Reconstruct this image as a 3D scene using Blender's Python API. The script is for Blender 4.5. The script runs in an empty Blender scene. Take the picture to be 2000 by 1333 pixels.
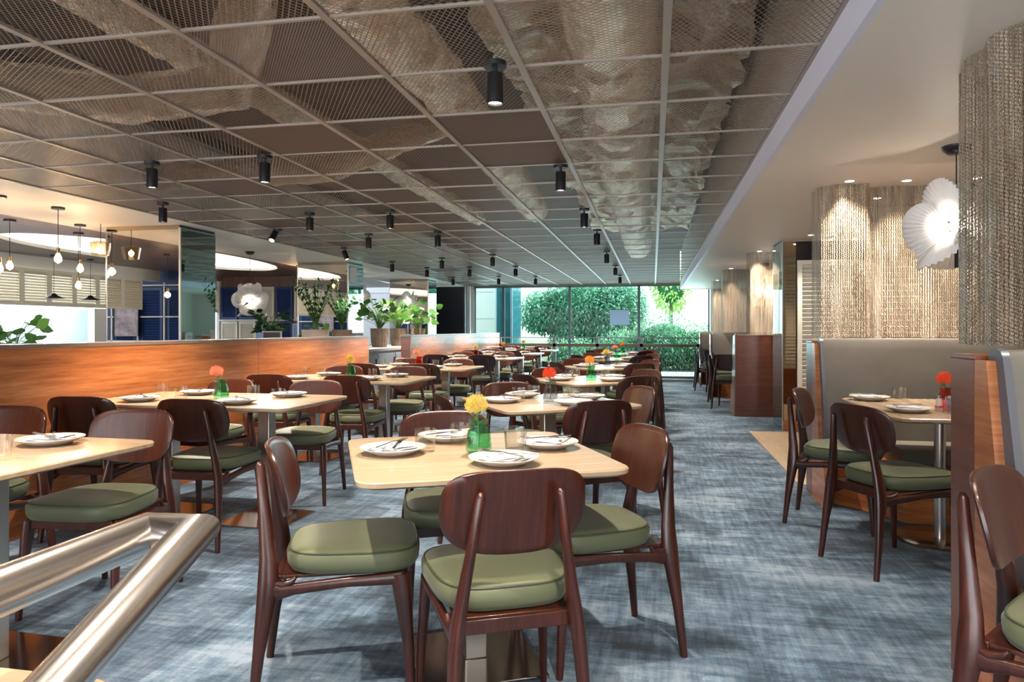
import bpy, math, random
from mathutils import Vector, Matrix
PI = math.pi
C = bpy.context.scene.collection
scene = bpy.context.scene
def R(d): return d*PI/180

# ------------------------------------------------------------------ camera, world, exposure
CAM_H = 1.2; YAW = 11.3; FPX = 1380.0
cd = bpy.data.cameras.new('camera'); cam = bpy.data.objects.new('camera', cd); C.objects.link(cam)
cam.location = (0, 0, CAM_H); cam.rotation_euler = (R(90), 0, R(YAW))
cd.sensor_width = 36; cd.lens = FPX/2000*36; cd.shift_y = -23.5/2000; cd.clip_start = 0.05; cd.clip_end = 300
scene.camera = cam
w = bpy.data.worlds.new('world'); scene.world = w; w.use_nodes = True
bg = w.node_tree.nodes['Background']; bg.inputs[0].default_value = (.86, .94, 1, 1); bg.inputs[1].default_value = 2.3
scene.view_settings.view_transform = 'Standard'; scene.view_settings.look = 'None'
scene.view_settings.gamma = 1; scene.view_settings.use_curve_mapping = False
scene.view_settings.exposure = 0.78
def lamp(name, kind, loc, energy, color=(1, 1, 1), rot=(0, 0, 0), size=.1, size_y=None, spot=None, blend=.5):
    l = bpy.data.lights.new(name, kind); l.energy = energy; l.color = color
    if kind == 'AREA':
        l.size = size
        if size_y: l.shape = 'RECTANGLE'; l.size_y = size_y
    elif kind == 'SUN': l.angle = size
    else: l.shadow_soft_size = size
    if spot: l.spot_size = R(spot); l.spot_blend = blend
    o = bpy.data.objects.new(name, l); o.location = loc; o.rotation_euler = rot; C.objects.link(o); return o
WARM = (1, .87, .73)
# the sun on the garden (high, from the right, it does not reach far into the room)
lamp('garden_sun', 'SUN', (0, 25, 12), 9.0, (1, .97, .9), (R(38), R(0), R(120)), R(1.5))
# daylight of the glazed end wall, then an added fill light behind the camera
lamp('window_daylight', 'AREA', (-1.7, 19.0, 1.15), 85, (.62, .92, 1), (R(-90), 0, 0), 6, 2.1)
lamp('rear_fill_light', 'AREA', (-3.0, -3.6, 1.35), 165, (.93, .96, 1), (R(90), 0, 0), 9, 2.3)

# ------------------------------------------------------------------ plane solving helpers
sa, ca = math.sin(R(YAW)), math.cos(R(YAW))
def at(u, v, z):
    zc = (CAM_H - z)*FPX/(v - 643.0); xc = (u-1000)/FPX*zc
    return Vector((xc*ca - zc*sa, xc*sa + zc*ca, z))
def atY(u, Y):
    r = (u-1000)/FPX; zc = Y/(r*sa+ca); return zc*(r*ca - sa), zc

# ------------------------------------------------------------------ mesh builder
class MB:
    def __init__(s): s.v = []; s.f = []; s.uv = None
    def add(s, vs, fs):
        n = len(s.v); s.v += [tuple(p) for p in vs]; s.f += [tuple(i+n for i in f) for f in fs]; return s
    def box(s, x0, x1, y0, y1, z0, z1, M=None):
        vs = [Vector(p) for p in ((x0,y0,z0),(x1,y0,z0),(x1,y1,z0),(x0,y1,z0),(x0,y0,z1),(x1,y0,z1),(x1,y1,z1),(x0,y1,z1))]
        if M: vs = [M @ p for p in vs]
        return s.add(vs, ((0,3,2,1),(4,5,6,7),(0,1,5,4),(1,2,6,5),(2,3,7,6),(3,0,4,7)))
    def loft(s, rings, caps=True):
        n = len(rings[0]); vs = [p for r in rings for p in r]; fs = []
        for i in range(len(rings)-1):
            for j in range(n):
                k = (j+1) % n
                fs.append((i*n+j, i*n+k, (i+1)*n+k, (i+1)*n+j))
        if caps:
            fs.append(tuple(range(n-1, -1, -1))); fs.append(tuple((len(rings)-1)*n+j for j in range(n)))
        return s.add(vs, fs)
    def lathe(s, prof, n=24, c=(0,0,0), rib=0, ribn=0):
        rings = []
        for r, z in prof:
            rings.append([(c[0]+(r*(1+(rib*math.cos(ribn*2*PI*j/n) if rib else 0)))*math.cos(2*PI*j/n),
                           c[1]+(r*(1+(rib*math.cos(ribn*2*PI*j/n) if rib else 0)))*math.sin(2*PI*j/n), c[2]+z) for j in range(n)])
        return s.loft(rings)
    def tube(s, pts, rad, n=10, flat=None, up=None, caps=True):
        pts = [Vector(p) for p in pts]; rings = []
        if not hasattr(rad, '__len__'): rad = [rad]*len(pts)
        ref = Vector(up) if up else None
        for i, p in enumerate(pts):
            if i == 0: t = pts[1]-p
            elif i == len(pts)-1: t = p-pts[i-1]
            else: t = (pts[i+1]-p).normalized() + (p-pts[i-1]).normalized()
            t.normalize()
            if ref is None: ref = Vector((0,0,1)) if abs(t.z) < .9 else Vector((1,0,0))
            a = ref - t*ref.dot(t); a.normalize(); b = t.cross(a); 
            if not up: ref = a
            r = rad[i]; ra, rb = (r if hasattr(r, '__len__') else (r, r))
            k = 1.0
            if 0 < i < len(pts)-1:
                c_ = (pts[i+1]-p).normalized().dot(t); k = 1/max(c_, .5)
            d2 = (pts[i+1]-p).normalized() - (p-pts[i-1]).normalized() if 0 < i < len(pts)-1 else Vector((0,0,0))
            ring = []
            for j in range(n):
                q = a*(ra*math.cos(2*PI*j/n)) + b*(rb*math.sin(2*PI*j/n))
                if d2.length > 1e-6:
                    dd = d2.normalized(); q = q + dd*(q.dot(dd)*(k-1))
                ring.append(p+q)
            rings.append(ring)
        return s.loft(rings, caps)
    def sheet(s, rows):
        m = len(rows[0]); vs = [p for r in rows for p in r]; fs = []
        for i in range(len(rows)-1):
            for j in range(m-1):
                fs.append((i*m+j, i*m+j+1, (i+1)*m+j+1, (i+1)*m+j))
        return s.add(vs, fs)
    def mesh(s, name, mat, angle=40):
        me = bpy.data.meshes.new(name); me.from_pydata(s.v, [], s.f); me.validate()
        if mat: me.materials.append(mat)
        if s.uv:
            l = me.uv_layers.new(name='UVMap')
            for lp in me.loops: l.data[lp.index].uv = s.uv[lp.vertex_index]
        me.shade_smooth(); me.set_sharp_from_angle(angle=R(angle)); me.update(); return me
    def build(s, name, mat, parent=None, loc=(0,0,0), rz=0, angle=40, bevel=0):
        o = bpy.data.objects.new(name, s.mesh(name, mat, angle)); C.objects.link(o)
        o.location = loc; o.rotation_euler = (0,0,rz)
        if parent: o.parent = parent
        if bevel:
            b = o.modifiers.new('bevel', 'BEVEL'); b.width = bevel; b.segments = 2; b.limit_method = 'ANGLE'
        return o
def tag(o, label=None, cat=None, group=None, kind=None):
    if label: o['label'] = label
    if cat: o['category'] = cat
    if group: o['group'] = group
    if kind: o['kind'] = kind
    return o
def empty(name, loc=(0,0,0), rz=0, label=None, cat=None, group=None):
    o = bpy.data.objects.new(name, None); C.objects.link(o); o.location = loc; o.rotation_euler = (0,0,rz)
    o.empty_display_size = .05
    return tag(o, label, cat, group)
def struct(name, mb, mat, parent=None, **k): return tag(mb.build(name, mat, parent, **k), kind='structure')
KIDS = {}
def dup(o, loc=None, rz=None, label=None, group=None, parent=None):
    c = o.copy(); C.objects.link(c)
    if parent: c.parent = parent
    if loc is not None: c.location = loc
    if rz is not None: c.rotation_euler = (c.rotation_euler[0], c.rotation_euler[1], rz)
    if label: c['label'] = label
    if group: c['group'] = group
    for ch in list(o.children): dup(ch, parent=c)
    return c
class Proto:
    """first place() moves the original, the others are copies"""
    def __init__(s, o): s.o = o; s.used = False
    def place(s, loc, rz, label, group=None):
        if not s.used:
            s.used = True; o = s.o; o.location = loc; o.rotation_euler = (0, 0, rz); o['label'] = label
            if group: o['group'] = group
            return o
        return dup(s.o, loc, rz, label, group)

# ------------------------------------------------------------------ materials
def newmat(name):
    m = bpy.data.materials.new(name); m.use_nodes = True; nt = m.node_tree
    return m, nt, nt.nodes['Principled BSDF'], nt.nodes['Material Output']
def plain(name, col, rough=.5, metal=0, coat=0, emis=None, es=0, spec=None, sheen=0, trans=0, ior=1.45):
    m, nt, b, o = newmat(name); b.inputs['Base Color'].default_value = (*col, 1)
    b.inputs['Roughness'].default_value = rough; b.inputs['Metallic'].default_value = metal
    b.inputs['Coat Weight'].default_value = coat; b.inputs['Coat Roughness'].default_value = .12
    b.inputs['Sheen Weight'].default_value = sheen
    b.inputs['Transmission Weight'].default_value = trans; b.inputs['IOR'].default_value = ior
    if emis: b.inputs['Emission Color'].default_value = (*emis, 1); b.inputs['Emission Strength'].default_value = es
    return m
def N(nt, t, **k):
    n = nt.nodes.new(t)
    for a, v in k.items(): setattr(n, a, v)
    return n
def math_(nt, op, a, b=None):
    n = N(nt, 'ShaderNodeMath', operation=op)
    for i, x in enumerate((a, b)):
        if x is None: continue
        if isinstance(x, (int, float)): n.inputs[i].default_value = x
        else: nt.links.new(x, n.inputs[i])
    return n.outputs[0]
def ramp(nt, fac, stops):
    r = N(nt, 'ShaderNodeValToRGB'); nt.links.new(fac, r.inputs[0])
    while len(r.color_ramp.elements) < len(stops): r.color_ramp.elements.new(.5)
    for e, (p, c) in zip(r.color_ramp.elements, stops): e.position = p; e.color = (*c, 1)
    return r.outputs[0]
def noise(nt, scale, vec, sc=(1,1,1), detail=4, rough=.6, rot=(0,0,0)):
    mp = N(nt, 'ShaderNodeMapping'); mp.inputs['Scale'].default_value = sc; mp.inputs['Rotation'].default_value = rot
    nt.links.new(vec, mp.inputs[0]); n = N(nt, 'ShaderNodeTexNoise'); n.inputs['Scale'].default_value = scale
    n.inputs['Detail'].default_value = detail; n.inputs['Roughness'].default_value = rough
    nt.links.new(mp.outputs[0], n.inputs['Vector']); return n.outputs[0]
def bump(nt, b, h, s=.2, d=.01):
    bn = N(nt, 'ShaderNodeBump'); bn.inputs['Strength'].default_value = s; bn.inputs['Distance'].default_value = d
    nt.links.new(h, bn.inputs['Height']); nt.links.new(bn.outputs[0], b.inputs['Normal'])
def wood(name, c1, c2, c3, sc, rough=.35, coat=.3, scale=6):
    m, nt, b, o = newmat(name); tc = N(nt, 'ShaderNodeTexCoord').outputs['Object']
    n1 = noise(nt, scale, tc, sc, 7, .72); n2 = noise(nt, scale*.35, tc, sc, 2, .5)
    f = math_(nt, 'ADD', math_(nt, 'MULTIPLY', n1, .62), math_(nt, 'MULTIPLY', n2, .38))
    nt.links.new(ramp(nt, f, [(.34, c1), (.5, c2), (.66, c3)]), b.inputs['Base Color'])
    b.inputs['Roughness'].default_value = rough; b.inputs['Coat Weight'].default_value = coat; b.inputs['Coat Roughness'].default_value = .15
    bump(nt, b, n1, .06, .004); return m
def metal(name, col, rough, sc=(1,1,1), scale=60, var=.12):
    m, nt, b, o = newmat(name); tc = N(nt, 'ShaderNodeTexCoord').outputs['Object']
    n1 = noise(nt, scale, tc, sc, 4, .6)
    b.inputs['Base Color'].default_value = (*col, 1); b.inputs['Metallic'].default_value = 1
    nt.links.new(math_(nt, 'ADD', math_(nt, 'MULTIPLY', n1, var), rough-var/2), b.inputs['Roughness']); return m
M = {}
M['wood_dark'] = wood('mahogany_stain', (.021,.0046,.0027), (.041,.008,.004), (.068,.0135,.0062), (14,14,1.2), .34, .22)
M['wood_back'] = wood('mahogany_veneer', (.022,.0052,.003), (.046,.0100,.0046), (.080,.018,.0078), (14,3,.7), .33, .28)
M['oak'] = wood('pale_oak', (.40,.275,.165), (.49,.35,.222), (.56,.41,.272), (1.2,12,8), .26, .35, 4)
M['oak_edge'] = wood('oak_edge', (.42,.24,.10), (.52,.32,.15), (.60,.38,.19), (1,4,18), .4, .2, 6)
M['teak'] = wood('orange_teak', (.27,.072,.020), (.45,.145,.042), (.62,.25,.085), (.8,.8,15), .3, .3, 4)
M['teak_dark'] = wood('red_teak', (.115,.03,.014), (.17,.048,.021), (.24,.075,.034), (1.0,1.0,14), .32, .25, 4)
M['walnut_ceiling'] = wood('walnut_boards', (.09,.045,.028), (.15,.078,.05), (.22,.12,.08), (14,1,1), .4, .1, 3)
M['floor_wood'] = wood('blond_floor_boards', (.42,.31,.20), (.52,.39,.26), (.60,.47,.33), (8,1,1), .4, .1, 4)
M['cushion'] = plain('sage_leatherette', (.098,.108,.056), .5, sheen=.1)
M['piping'] = plain('olive_piping', (.045,.06,.03), .5)
M['steel'] = metal('brushed_steel', (.60,.56,.52), .3, (4,4,60))
M['rail_steel'] = metal('satin_rail_steel', (.66,.62,.58), .22, (60,2,60), 40, .1)
M['steel_base'] = metal('polished_plate', (.52,.47,.43), .16, (1,30,1), 30, .08)
M['black'] = plain('matt_black', (.012,.012,.014), .45)
M['black_metal'] = plain('black_metal', (.03,.028,.03), .35, .6)
M['dark_panel'] = plain('charcoal_panel', (.018,.018,.024), .35)
M['white'] = plain('white_paint', (.72,.68,.63), .6)
M['soffit'] = plain('cream_soffit', (.72,.65,.57), .5)
M['cream'] = plain('cream_shutter_paint', (.70,.62,.48), .5)
M['ivory'] = plain('ivory_shutter_paint', (.78,.74,.64), .5)
M['navy'] = plain('navy_shutter_paint', (.022,.045,.15), .45)
M['grey_frame'] = plain('grey_frame', (.30,.32,.36), .4)
M['window_frame'] = plain('window_frame', (.10,.13,.14), .4, .4)
M['porcelain'] = plain('porcelain', (.68,.64,.60), .18, coat=.5)
M['linen'] = plain('white_linen', (.76,.75,.77), .85, sheen=.2)
M['cutlery'] = plain('cutlery', (.55,.54,.55), .18, 1)
M['brass'] = plain('aged_brass', (.5,.33,.14), .3, 1)
M['leather'] = None
M['bulb'] = plain('lit_bulb', (1,.8,.5), .3, emis=(1,.62,.28), es=28)
M['bulb_far'] = plain('lit_small_bulb', (1,.8,.5), .3, emis=(1,.68,.36), es=16)
M['petal'] = plain('white_petal_shade', (.85,.82,.78), .6, emis=(1,.93,.85), es=.03)
M['lens'] = plain('spot_lens', (1,1,1), .3, emis=(1,.9,.75), es=14)
M['cove'] = plain('cove_plaster', (.82,.80,.76), .6)
M['cove_strip'] = plain('cove_light_strip', (1,1,1), .4, emis=(1,.93,.80), es=9)
M['basket'] = wood('woven_basket', (.10,.065,.045), (.22,.15,.11), (.36,.27,.2), (3,3,30), .8, 0, 8)
M['terracotta'] = plain('beige_planter', (.55,.40,.32), .6)
M['stem'] = plain('green_stem', (.10,.20,.04), .5)
M['ground'] = plain('garden_ground', (.10,.12,.07), .9)
M['building'] = plain('white_facade', (.80,.84,.88), .6)
M['blue_glass'] = plain('blue_facade_glass', (.05,.20,.27), .1, .4)
M['cabinet'] = plain('pale_blue_cabinet', (.36,.48,.56), .4)
M['stone'] = plain('pale_window_sill', (.62,.68,.68), .5)

def leather():
    m, nt, b, o = newmat('taupe_leather'); tc = N(nt, 'ShaderNodeTexCoord').outputs['Object']
    n = noise(nt, 220, tc, (1,1,1), 3); n2 = noise(nt, 3, tc)
    nt.links.new(ramp(nt, n2, [(.3, (.125,.112,.092)), (.7, (.165,.148,.124))]), b.inputs['Base Color'])
    b.inputs['Roughness'].default_value = .42; bump(nt, b, n, .1, .002); return m
M['leather'] = leather()
M['leather_edge'] = plain('slate_leather_edge', (.10,.105,.125), .35)
def carpet():
    m, nt, b, o = newmat('distressed_blue_carpet'); tc = N(nt, 'ShaderNodeTexCoord').outputs['Object']
    big = noise(nt, 1.1, tc, (1,1.4,1), 6, .66)
    wx = noise(nt, 2.8, tc, (1.0,11,1), 5, .6, (0,0,R(3))); wy = noise(nt, 2.8, tc, (13,1.0,1), 5, .62, (0,0,R(3)))
    mid = noise(nt, 5.5, tc, (1,1.6,1), 8, .74)
    fine = noise(nt, 130, tc, (1,1,1), 2)
    f = math_(nt, 'ADD', math_(nt, 'MULTIPLY', big, .42), math_(nt, 'MULTIPLY', wx, .15))
    f = math_(nt, 'ADD', f, math_(nt, 'MULTIPLY', wy, .17)); f = math_(nt, 'ADD', f, math_(nt, 'MULTIPLY', mid, .24))
    f = math_(nt, 'ADD', f, math_(nt, 'MULTIPLY', fine, .05))
    nt.links.new(ramp(nt, f, [(.43, (.007,.018,.034)), (.48, (.030,.062,.098)), (.52, (.078,.136,.20)), (.585, (.215,.28,.35))]), b.inputs['Base Color'])
    b.inputs['Roughness'].default_value = .95; b.inputs['Sheen Weight'].default_value = .15
    bump(nt, b, fine, .4, .004); return m
M['carpet'] = carpet()
def foil():
    m, nt, b, o = newmat('crinkled_foil'); tc = N(nt, 'ShaderNodeTexCoord').outputs['Object']
    n = noise(nt, 6, tc, (1,1,1), 7, .7); v = N(nt, 'ShaderNodeTexVoronoi'); v.inputs['Scale'].default_value = 9; nt.links.new(tc, v.inputs[0])
    b.inputs['Base Color'].default_value = (.95,.74,.54,1); b.inputs['Metallic'].default_value = .9; b.inputs['Roughness'].default_value = .27
    bump(nt, b, math_(nt, 'ADD', n, math_(nt, 'MULTIPLY', v.outputs[0], .35)), 1.0, .30); return m
M['foil'] = foil()
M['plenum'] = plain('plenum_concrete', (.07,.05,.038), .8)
def mirror():
    m, nt, b, o = newmat('smoked_mirror'); b.inputs['Base Color'].default_value = (.80,.78,.72,1)
    b.inputs['Metallic'].default_value = 1; b.inputs['Roughness'].default_value = .015; return m
M['mirror'] = mirror()
M['mirror_side'] = plain('teal_tinted_mirror', (.42,.56,.56), .03, 1)
M['mirror_bronze'] = plain('bronze_mirror', (.52,.44,.33), .04, 1)
def thin_glass(name, tint, refl=.08):
    m, nt, b, o = newmat(name); nt.nodes.remove(b)
    t = N(nt, 'ShaderNodeBsdfTransparent'); t.inputs[0].default_value = (*tint, 1); g = N(nt, 'ShaderNodeBsdfGlossy'); g.inputs['Roughness'].default_value = .02
    mx = N(nt, 'ShaderNodeMixShader'); mx.inputs[0].default_value = refl
    nt.links.new(t.outputs[0], mx.inputs[1]); nt.links.new(g.outputs[0], mx.inputs[2]); nt.links.new(mx.outputs[0], o.inputs[0]); return m
M['pane'] = thin_glass('window_pane', (.86,.98,.95), .004)
def tumbler_glass(name, tint, k=.16):
    m, nt, b, o = newmat(name); nt.nodes.remove(b)
    t = N(nt, 'ShaderNodeBsdfTransparent'); t.inputs[0].default_value = (*tint, 1); g = N(nt, 'ShaderNodeBsdfGlossy'); g.inputs['Roughness'].default_value = .04
    lw = N(nt, 'ShaderNodeLayerWeight'); lw.inputs[0].default_value = .32
    mx = N(nt, 'ShaderNodeMixShader'); nt.links.new(math_(nt, 'MINIMUM', math_(nt, 'ADD', math_(nt, 'MULTIPLY', lw.outputs[1], .38), .015), .8), mx.inputs[0])
    nt.links.new(t.outputs[0], mx.inputs[1]); nt.links.new(g.outputs[0], mx.inputs[2]); nt.links.new(mx.outputs[0], o.inputs[0]); return m
M['tumbler'] = tumbler_glass('clear_glass', (.985,.98,.965))
M['glass_green'] = tumbler_glass('green_glass', (.55,.88,.68))
M['glass_grey'] = tumbler_glass('smoke_glass', (.78,.76,.78))
M['glass_red'] = tumbler_glass('red_glass', (.96,.42,.28))
M['amber_glass'] = tumbler_glass('amber_glass', (.9,.75,.55))
def expanded_metal(name, p, q, thick, col):
    m, nt, b, o = newmat(name); uv = N(nt, 'ShaderNodeUVMap').outputs[0]; sp = N(nt, 'ShaderNodeSeparateXYZ'); nt.links.new(uv, sp.inputs[0])
    x = math_(nt, 'DIVIDE', sp.outputs[0], p); y = math_(nt, 'DIVIDE', sp.outputs[1], q)
    def ln(s): return math_(nt, 'ABSOLUTE', math_(nt, 'SUBTRACT', math_(nt, 'FRACT', s), .5))
    a = ln(math_(nt, 'ADD', math_(nt, 'ADD', x, y), 500)); c = ln(math_(nt, 'ADD', math_(nt, 'SUBTRACT', x, y), 500))
    mn = math_(nt, 'MINIMUM', a, c); hole = math_(nt, 'GREATER_THAN', mn, thick)
    b.inputs['Base Color'].default_value = (*col, 1); b.inputs['Roughness'].default_value = .45; b.inputs['Metallic'].default_value = .3
    t = N(nt, 'ShaderNodeBsdfTransparent'); mx = N(nt, 'ShaderNodeMixShader'); nt.links.new(hole, mx.inputs[0])
    nt.links.new(b.outputs[0], mx.inputs[1]); nt.links.new(t.outputs[0], mx.inputs[2]); nt.links.new(mx.outputs[0], o.inputs[0]); return m
M['mesh'] = expanded_metal('expanded_metal_mesh', .026, .042, .095, (.20,.15,.115))
M['mesh_fine'] = expanded_metal('fine_metal_mesh', .014, .020, .15, (.22,.175,.15))
M['closed'] = plain('closed_access_panel', (.085,.05,.034), .65)
M['grid'] = plain('ceiling_grid_bar', (.30,.25,.21), .4, .2)
M['lilac'] = plain('lilac_white_fascia', (.66,.66,.76), .4)
def chain():
    m, nt, b, o = newmat('chain_curtain_links'); uv = N(nt, 'ShaderNodeUVMap').outputs[0]; sp = N(nt, 'ShaderNodeSeparateXYZ'); nt.links.new(uv, sp.inputs[0])
    u, v = sp.outputs[0], sp.outputs[1]
    zig = math_(nt, 'ABSOLUTE', math_(nt, 'SUBTRACT', math_(nt, 'FRACT', math_(nt, 'DIVIDE', v, .030)), .5))
    s = math_(nt, 'ADD', math_(nt, 'DIVIDE', u, .0155), math_(nt, 'MULTIPLY', zig, .5))
    col = math_(nt, 'ABSOLUTE', math_(nt, 'SUBTRACT', math_(nt, 'FRACT', math_(nt, 'ADD', s, 300)), .5))
    lk = math_(nt, 'ABSOLUTE', math_(nt, 'SUBTRACT', math_(nt, 'FRACT', math_(nt, 'ADD', math_(nt, 'DIVIDE', v, .0135), math_(nt, 'MULTIPLY', s, .5))), .5))
    d = math_(nt, 'ADD', math_(nt, 'MULTIPLY', col, col), math_(nt, 'MULTIPLY', math_(nt, 'MULTIPLY', lk, lk), .75))
    hole = math_(nt, 'GREATER_THAN', d, .175)
    ring = math_(nt, 'SINE', math_(nt, 'MULTIPLY', d, 26))
    nz = N(nt, 'ShaderNodeTexNoise'); nz.inputs['Scale'].default_value = 5; mp = N(nt, 'ShaderNodeMapping'); mp.inputs['Scale'].default_value = (9,.6,1)
    nt.links.new(uv, mp.inputs[0]); nt.links.new(mp.outputs[0], nz.inputs['Vector'])
    nt.links.new(ramp(nt, nz.outputs[0], [(.35, (.30,.22,.15)), (.65, (.62,.50,.37))]), b.inputs['Base Color'])
    b.inputs['Roughness'].default_value = .36; b.inputs['Metallic'].default_value = .45
    bump(nt, b, ring, .8, .004)
    t = N(nt, 'ShaderNodeBsdfTransparent'); mx = N(nt, 'ShaderNodeMixShader'); nt.links.new(hole, mx.inputs[0])
    nt.links.new(b.outputs[0], mx.inputs[1]); nt.links.new(t.outputs[0], mx.inputs[2]); nt.links.new(mx.outputs[0], o.inputs[0]); return m
M['chain'] = chain()
def leafmat(name, c1, c2, c3, rough=.45, tr=.25):
    m, nt, b, o = newmat(name); g = N(nt, 'ShaderNodeNewGeometry')
    nt.links.new(ramp(nt, g.outputs['Random Per Island'], [(0, c1), (.5, c2), (1, c3)]), b.inputs['Base Color'])
    b.inputs['Roughness'].default_value = rough
    b.inputs['Transmission Weight'].default_value = 0
    t = N(nt, 'ShaderNodeBsdfTranslucent'); t.inputs[0].default_value = (*c3, 1); mx = N(nt, 'ShaderNodeMixShader'); mx.inputs[0].default_value = tr
    nt.links.new(b.outputs[0], mx.inputs[1]); nt.links.new(t.outputs[0], mx.inputs[2]); nt.links.new(mx.outputs[0], o.inputs[0]); return m
M['leaf'] = leafmat('houseplant_leaf', (.02,.09,.015), (.06,.20,.03), (.16,.38,.07))
M['leaf_dark'] = leafmat('dark_glossy_leaf', (.008,.04,.012), (.02,.09,.025), (.05,.17,.05), .3, .1)
M['bush'] = leafmat('garden_bush_leaf', (.03,.14,.09), (.09,.28,.18), (.30,.55,.42))
M['hedge'] = leafmat('hedge_leaf', (.04,.15,.09), (.10,.27,.15), (.28,.46,.30))
M['lime'] = leafmat('lime_leaf', (.30,.52,.10), (.45,.68,.18), (.68,.85,.40))
FLOW = {k: leafmat(k+'_petal', a, b_, c_, .6, .3) for k, a, b_, c_ in (
    ('yellow', (.72,.50,.06), (.85,.66,.16), (.92,.80,.32)), ('red', (.80,.05,.02), (.92,.12,.04), (.95,.25,.10)),
    ('orange', (.90,.32,.02), (.95,.45,.05), (.98,.60,.12)), ('coral', (.90,.25,.14), (.95,.38,.22), (.98,.55,.38)))}

# ------------------------------------------------------------------ THE SETTING
K = 1.0714
CEIL = 2.395; SOFF = 2.247; TILE = .643
XL0 = .054; YR0 = 3.166
XE_L, XE_R, YE = XL0-8*TILE, XL0+TILE, YR0+25*TILE     # -5.09, .697, 19.24
WIN_Y = 19.3; RAIL_Y = 16.4
struct('floor', MB().box(-12.5, 4.2, -4.5, WIN_Y+.1, -.2, 0), M['carpet'])
struct('trim_1', MB().box(1.13, 3.4, 5.75, 8.62, 0, .004).box(1.10, 1.13, 5.75, 8.65, 0, .006).box(1.13, 3.4, 8.62, 8.65, 0, .006), M['floor_wood'])
struct('trim_2', MB().box(-3.5, 1.2, RAIL_Y+.05, WIN_Y-.08, 0, .06), M['stone'])
# mesh ceiling
ceil = tag(empty('ceiling', (0,0,0)), kind='structure')
grid = MB(); t = .012
for i in range(10):
    x = XL0 + (1-i)*TILE; grid.box(x-.016, x+.016, -3.8, YE, CEIL-.003, CEIL+.012)
rows = list(range(-10, 26))
for r in rows:
    y = YR0 + r*TILE; grid.box(XE_L, XE_R, y-.008, y+.008, CEIL-.001, CEIL+.011)
struct('grid', grid, M['grid'], ceil)
closed = {(-3,2),(-2,2),(-6,8),(-5,8),(-4,10),(-6,11),(-5,13),(-3,16),(-2,16),(-7,5),(-6,4),(-4,7)}
closed_t = [(960,1085,255),(455,705,275),(905,1100,300),(366,560,366),(485,600,437),(745,845,447),(640,740,478)]
fine_t = [(560,120),(250,355),(60,300),(180,395),(150,150)]
def tile_of(u, v):
    p = at(u, v, CEIL); return (math.floor((p.x-XL0)/TILE), math.floor((p.y-YR0)/TILE))
closed = {tile_of(*q) for q in ((985,255),(590,275),(1030,302),(460,366),(545,437),(795,447),(690,478),(870,527),(930,552),(1060,552))}
fine = {tile_of(*q) for q in ((550,115),(60,240),(190,290),(1200,552),(100,365),(230,380),(250,340),(60,270),(330,410))}
mp_, fp_, cp_ = MB(), MB(), MB(); mp_.uv = []; fp_.uv = []; cp_.uv = []
for i in range(-8, 1):
    for r in range(-10, 25):
        x0 = XL0+i*TILE+t; x1 = x0+TILE-2*t; y0 = YR0+r*TILE+t; y1 = y0+TILE-2*t; z = CEIL+.006
        q = cp_ if (i, r) in closed else (fp_ if (i, r) in fine or (i < -6 and (i+r) % 2 == 0) else mp_)
        if q is cp_: z = CEIL+.004
        q.add([(x0,y0,z),(x1,y0,z),(x1,y1,z),(x0,y1,z)], [(0,3,2,1)])
        a = (x0,y0,x1,y1) if (i*3+r) % 4 else None
        q.uv += [(x0,y0),(x1,y0),(x1,y1),(x0,y1)] if a else [(y0,x0),(y0,x1),(y1,x1),(y1,x0)]
struct('mesh_panels', mp_, M['mesh'], ceil); struct('fine_mesh_panels', fp_, M['mesh_fine'], ceil); struct('closed_panels', cp_, M['closed'], ceil)
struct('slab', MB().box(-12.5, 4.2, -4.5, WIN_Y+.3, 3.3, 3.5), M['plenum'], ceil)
struct('edge_strip', MB().box(XE_R, XE_R+.03, -3.8, YE, SOFF-.0, CEIL+.05), M['lilac'], ceil)
struct('ceiling_right', MB().box(XE_R+.03, 4.2, -3.8, WIN_Y, SOFF, 3.3), M['soffit'])
struct('ceiling_left', MB().box(-6.65, XE_L-.012, -3.8, WIN_Y, CEIL, 3.3), M['soffit'])
struct('trim_4', MB().box(XE_L, XE_R, YE+.0, WIN_Y+.1, CEIL-.0, 3.3), M['grid'])
# wood ceiling with a lit oval recess over the room beyond the partition
ex, ey, erx, ery = -7.86, 10.3, 1.12, 2.9
mb = MB(); n = 64; ring = []; outer = []
for j in range(n):
    a = 2*PI*j/n; ring.append((ex+erx*math.cos(a), ey+ery*math.sin(a), CEIL))
    c_, s_ = math.cos(a), math.sin(a); kx = (1.205 if c_ > 0 else 4.4)/max(abs(c_), 1e-6); ky = (8.9 if s_ > 0 else 13.5)/max(abs(s_), 1e-6); k = min(kx, ky)
    outer.append((ex+k*c_, ey+k*s_, CEIL))
fs = [(j, n+j, n+(j+1) % n, (j+1) % n) for j in range(n)]
mb.add(ring+outer, fs); struct('ceiling_far', mb, M['walnut_ceiling'])
mb = MB(); mb.loft([[(ex+(erx+d)*math.cos(2*PI*j/n), ey+(ery+d)*math.sin(2*PI*j/n), z) for j in range(n)] for d, z in ((0,CEIL),(0,CEIL+.05),(.2,CEIL+.07),(.2,CEIL+.3),(0,CEIL+.36))], False)
mb.add([(ex+erx*math.cos(2*PI*j/n), ey+ery*math.sin(2*PI*j/n), CEIL+.36) for j in range(n)], [tuple(range(n))]); struct('trim_5', mb, M['cove'])
mb = MB(); mb.tube([(ex+(erx+.12)*math.cos(2*PI*j/n), ey+(ery+.12)*math.sin(2*PI*j/n), CEIL+.10) for j in range(n+1)], .012, 6)
tag(mb.build('cove_light_strip', M['cove_strip']), 'warm white light strip hidden around the oval ceiling recess', 'light')
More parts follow.
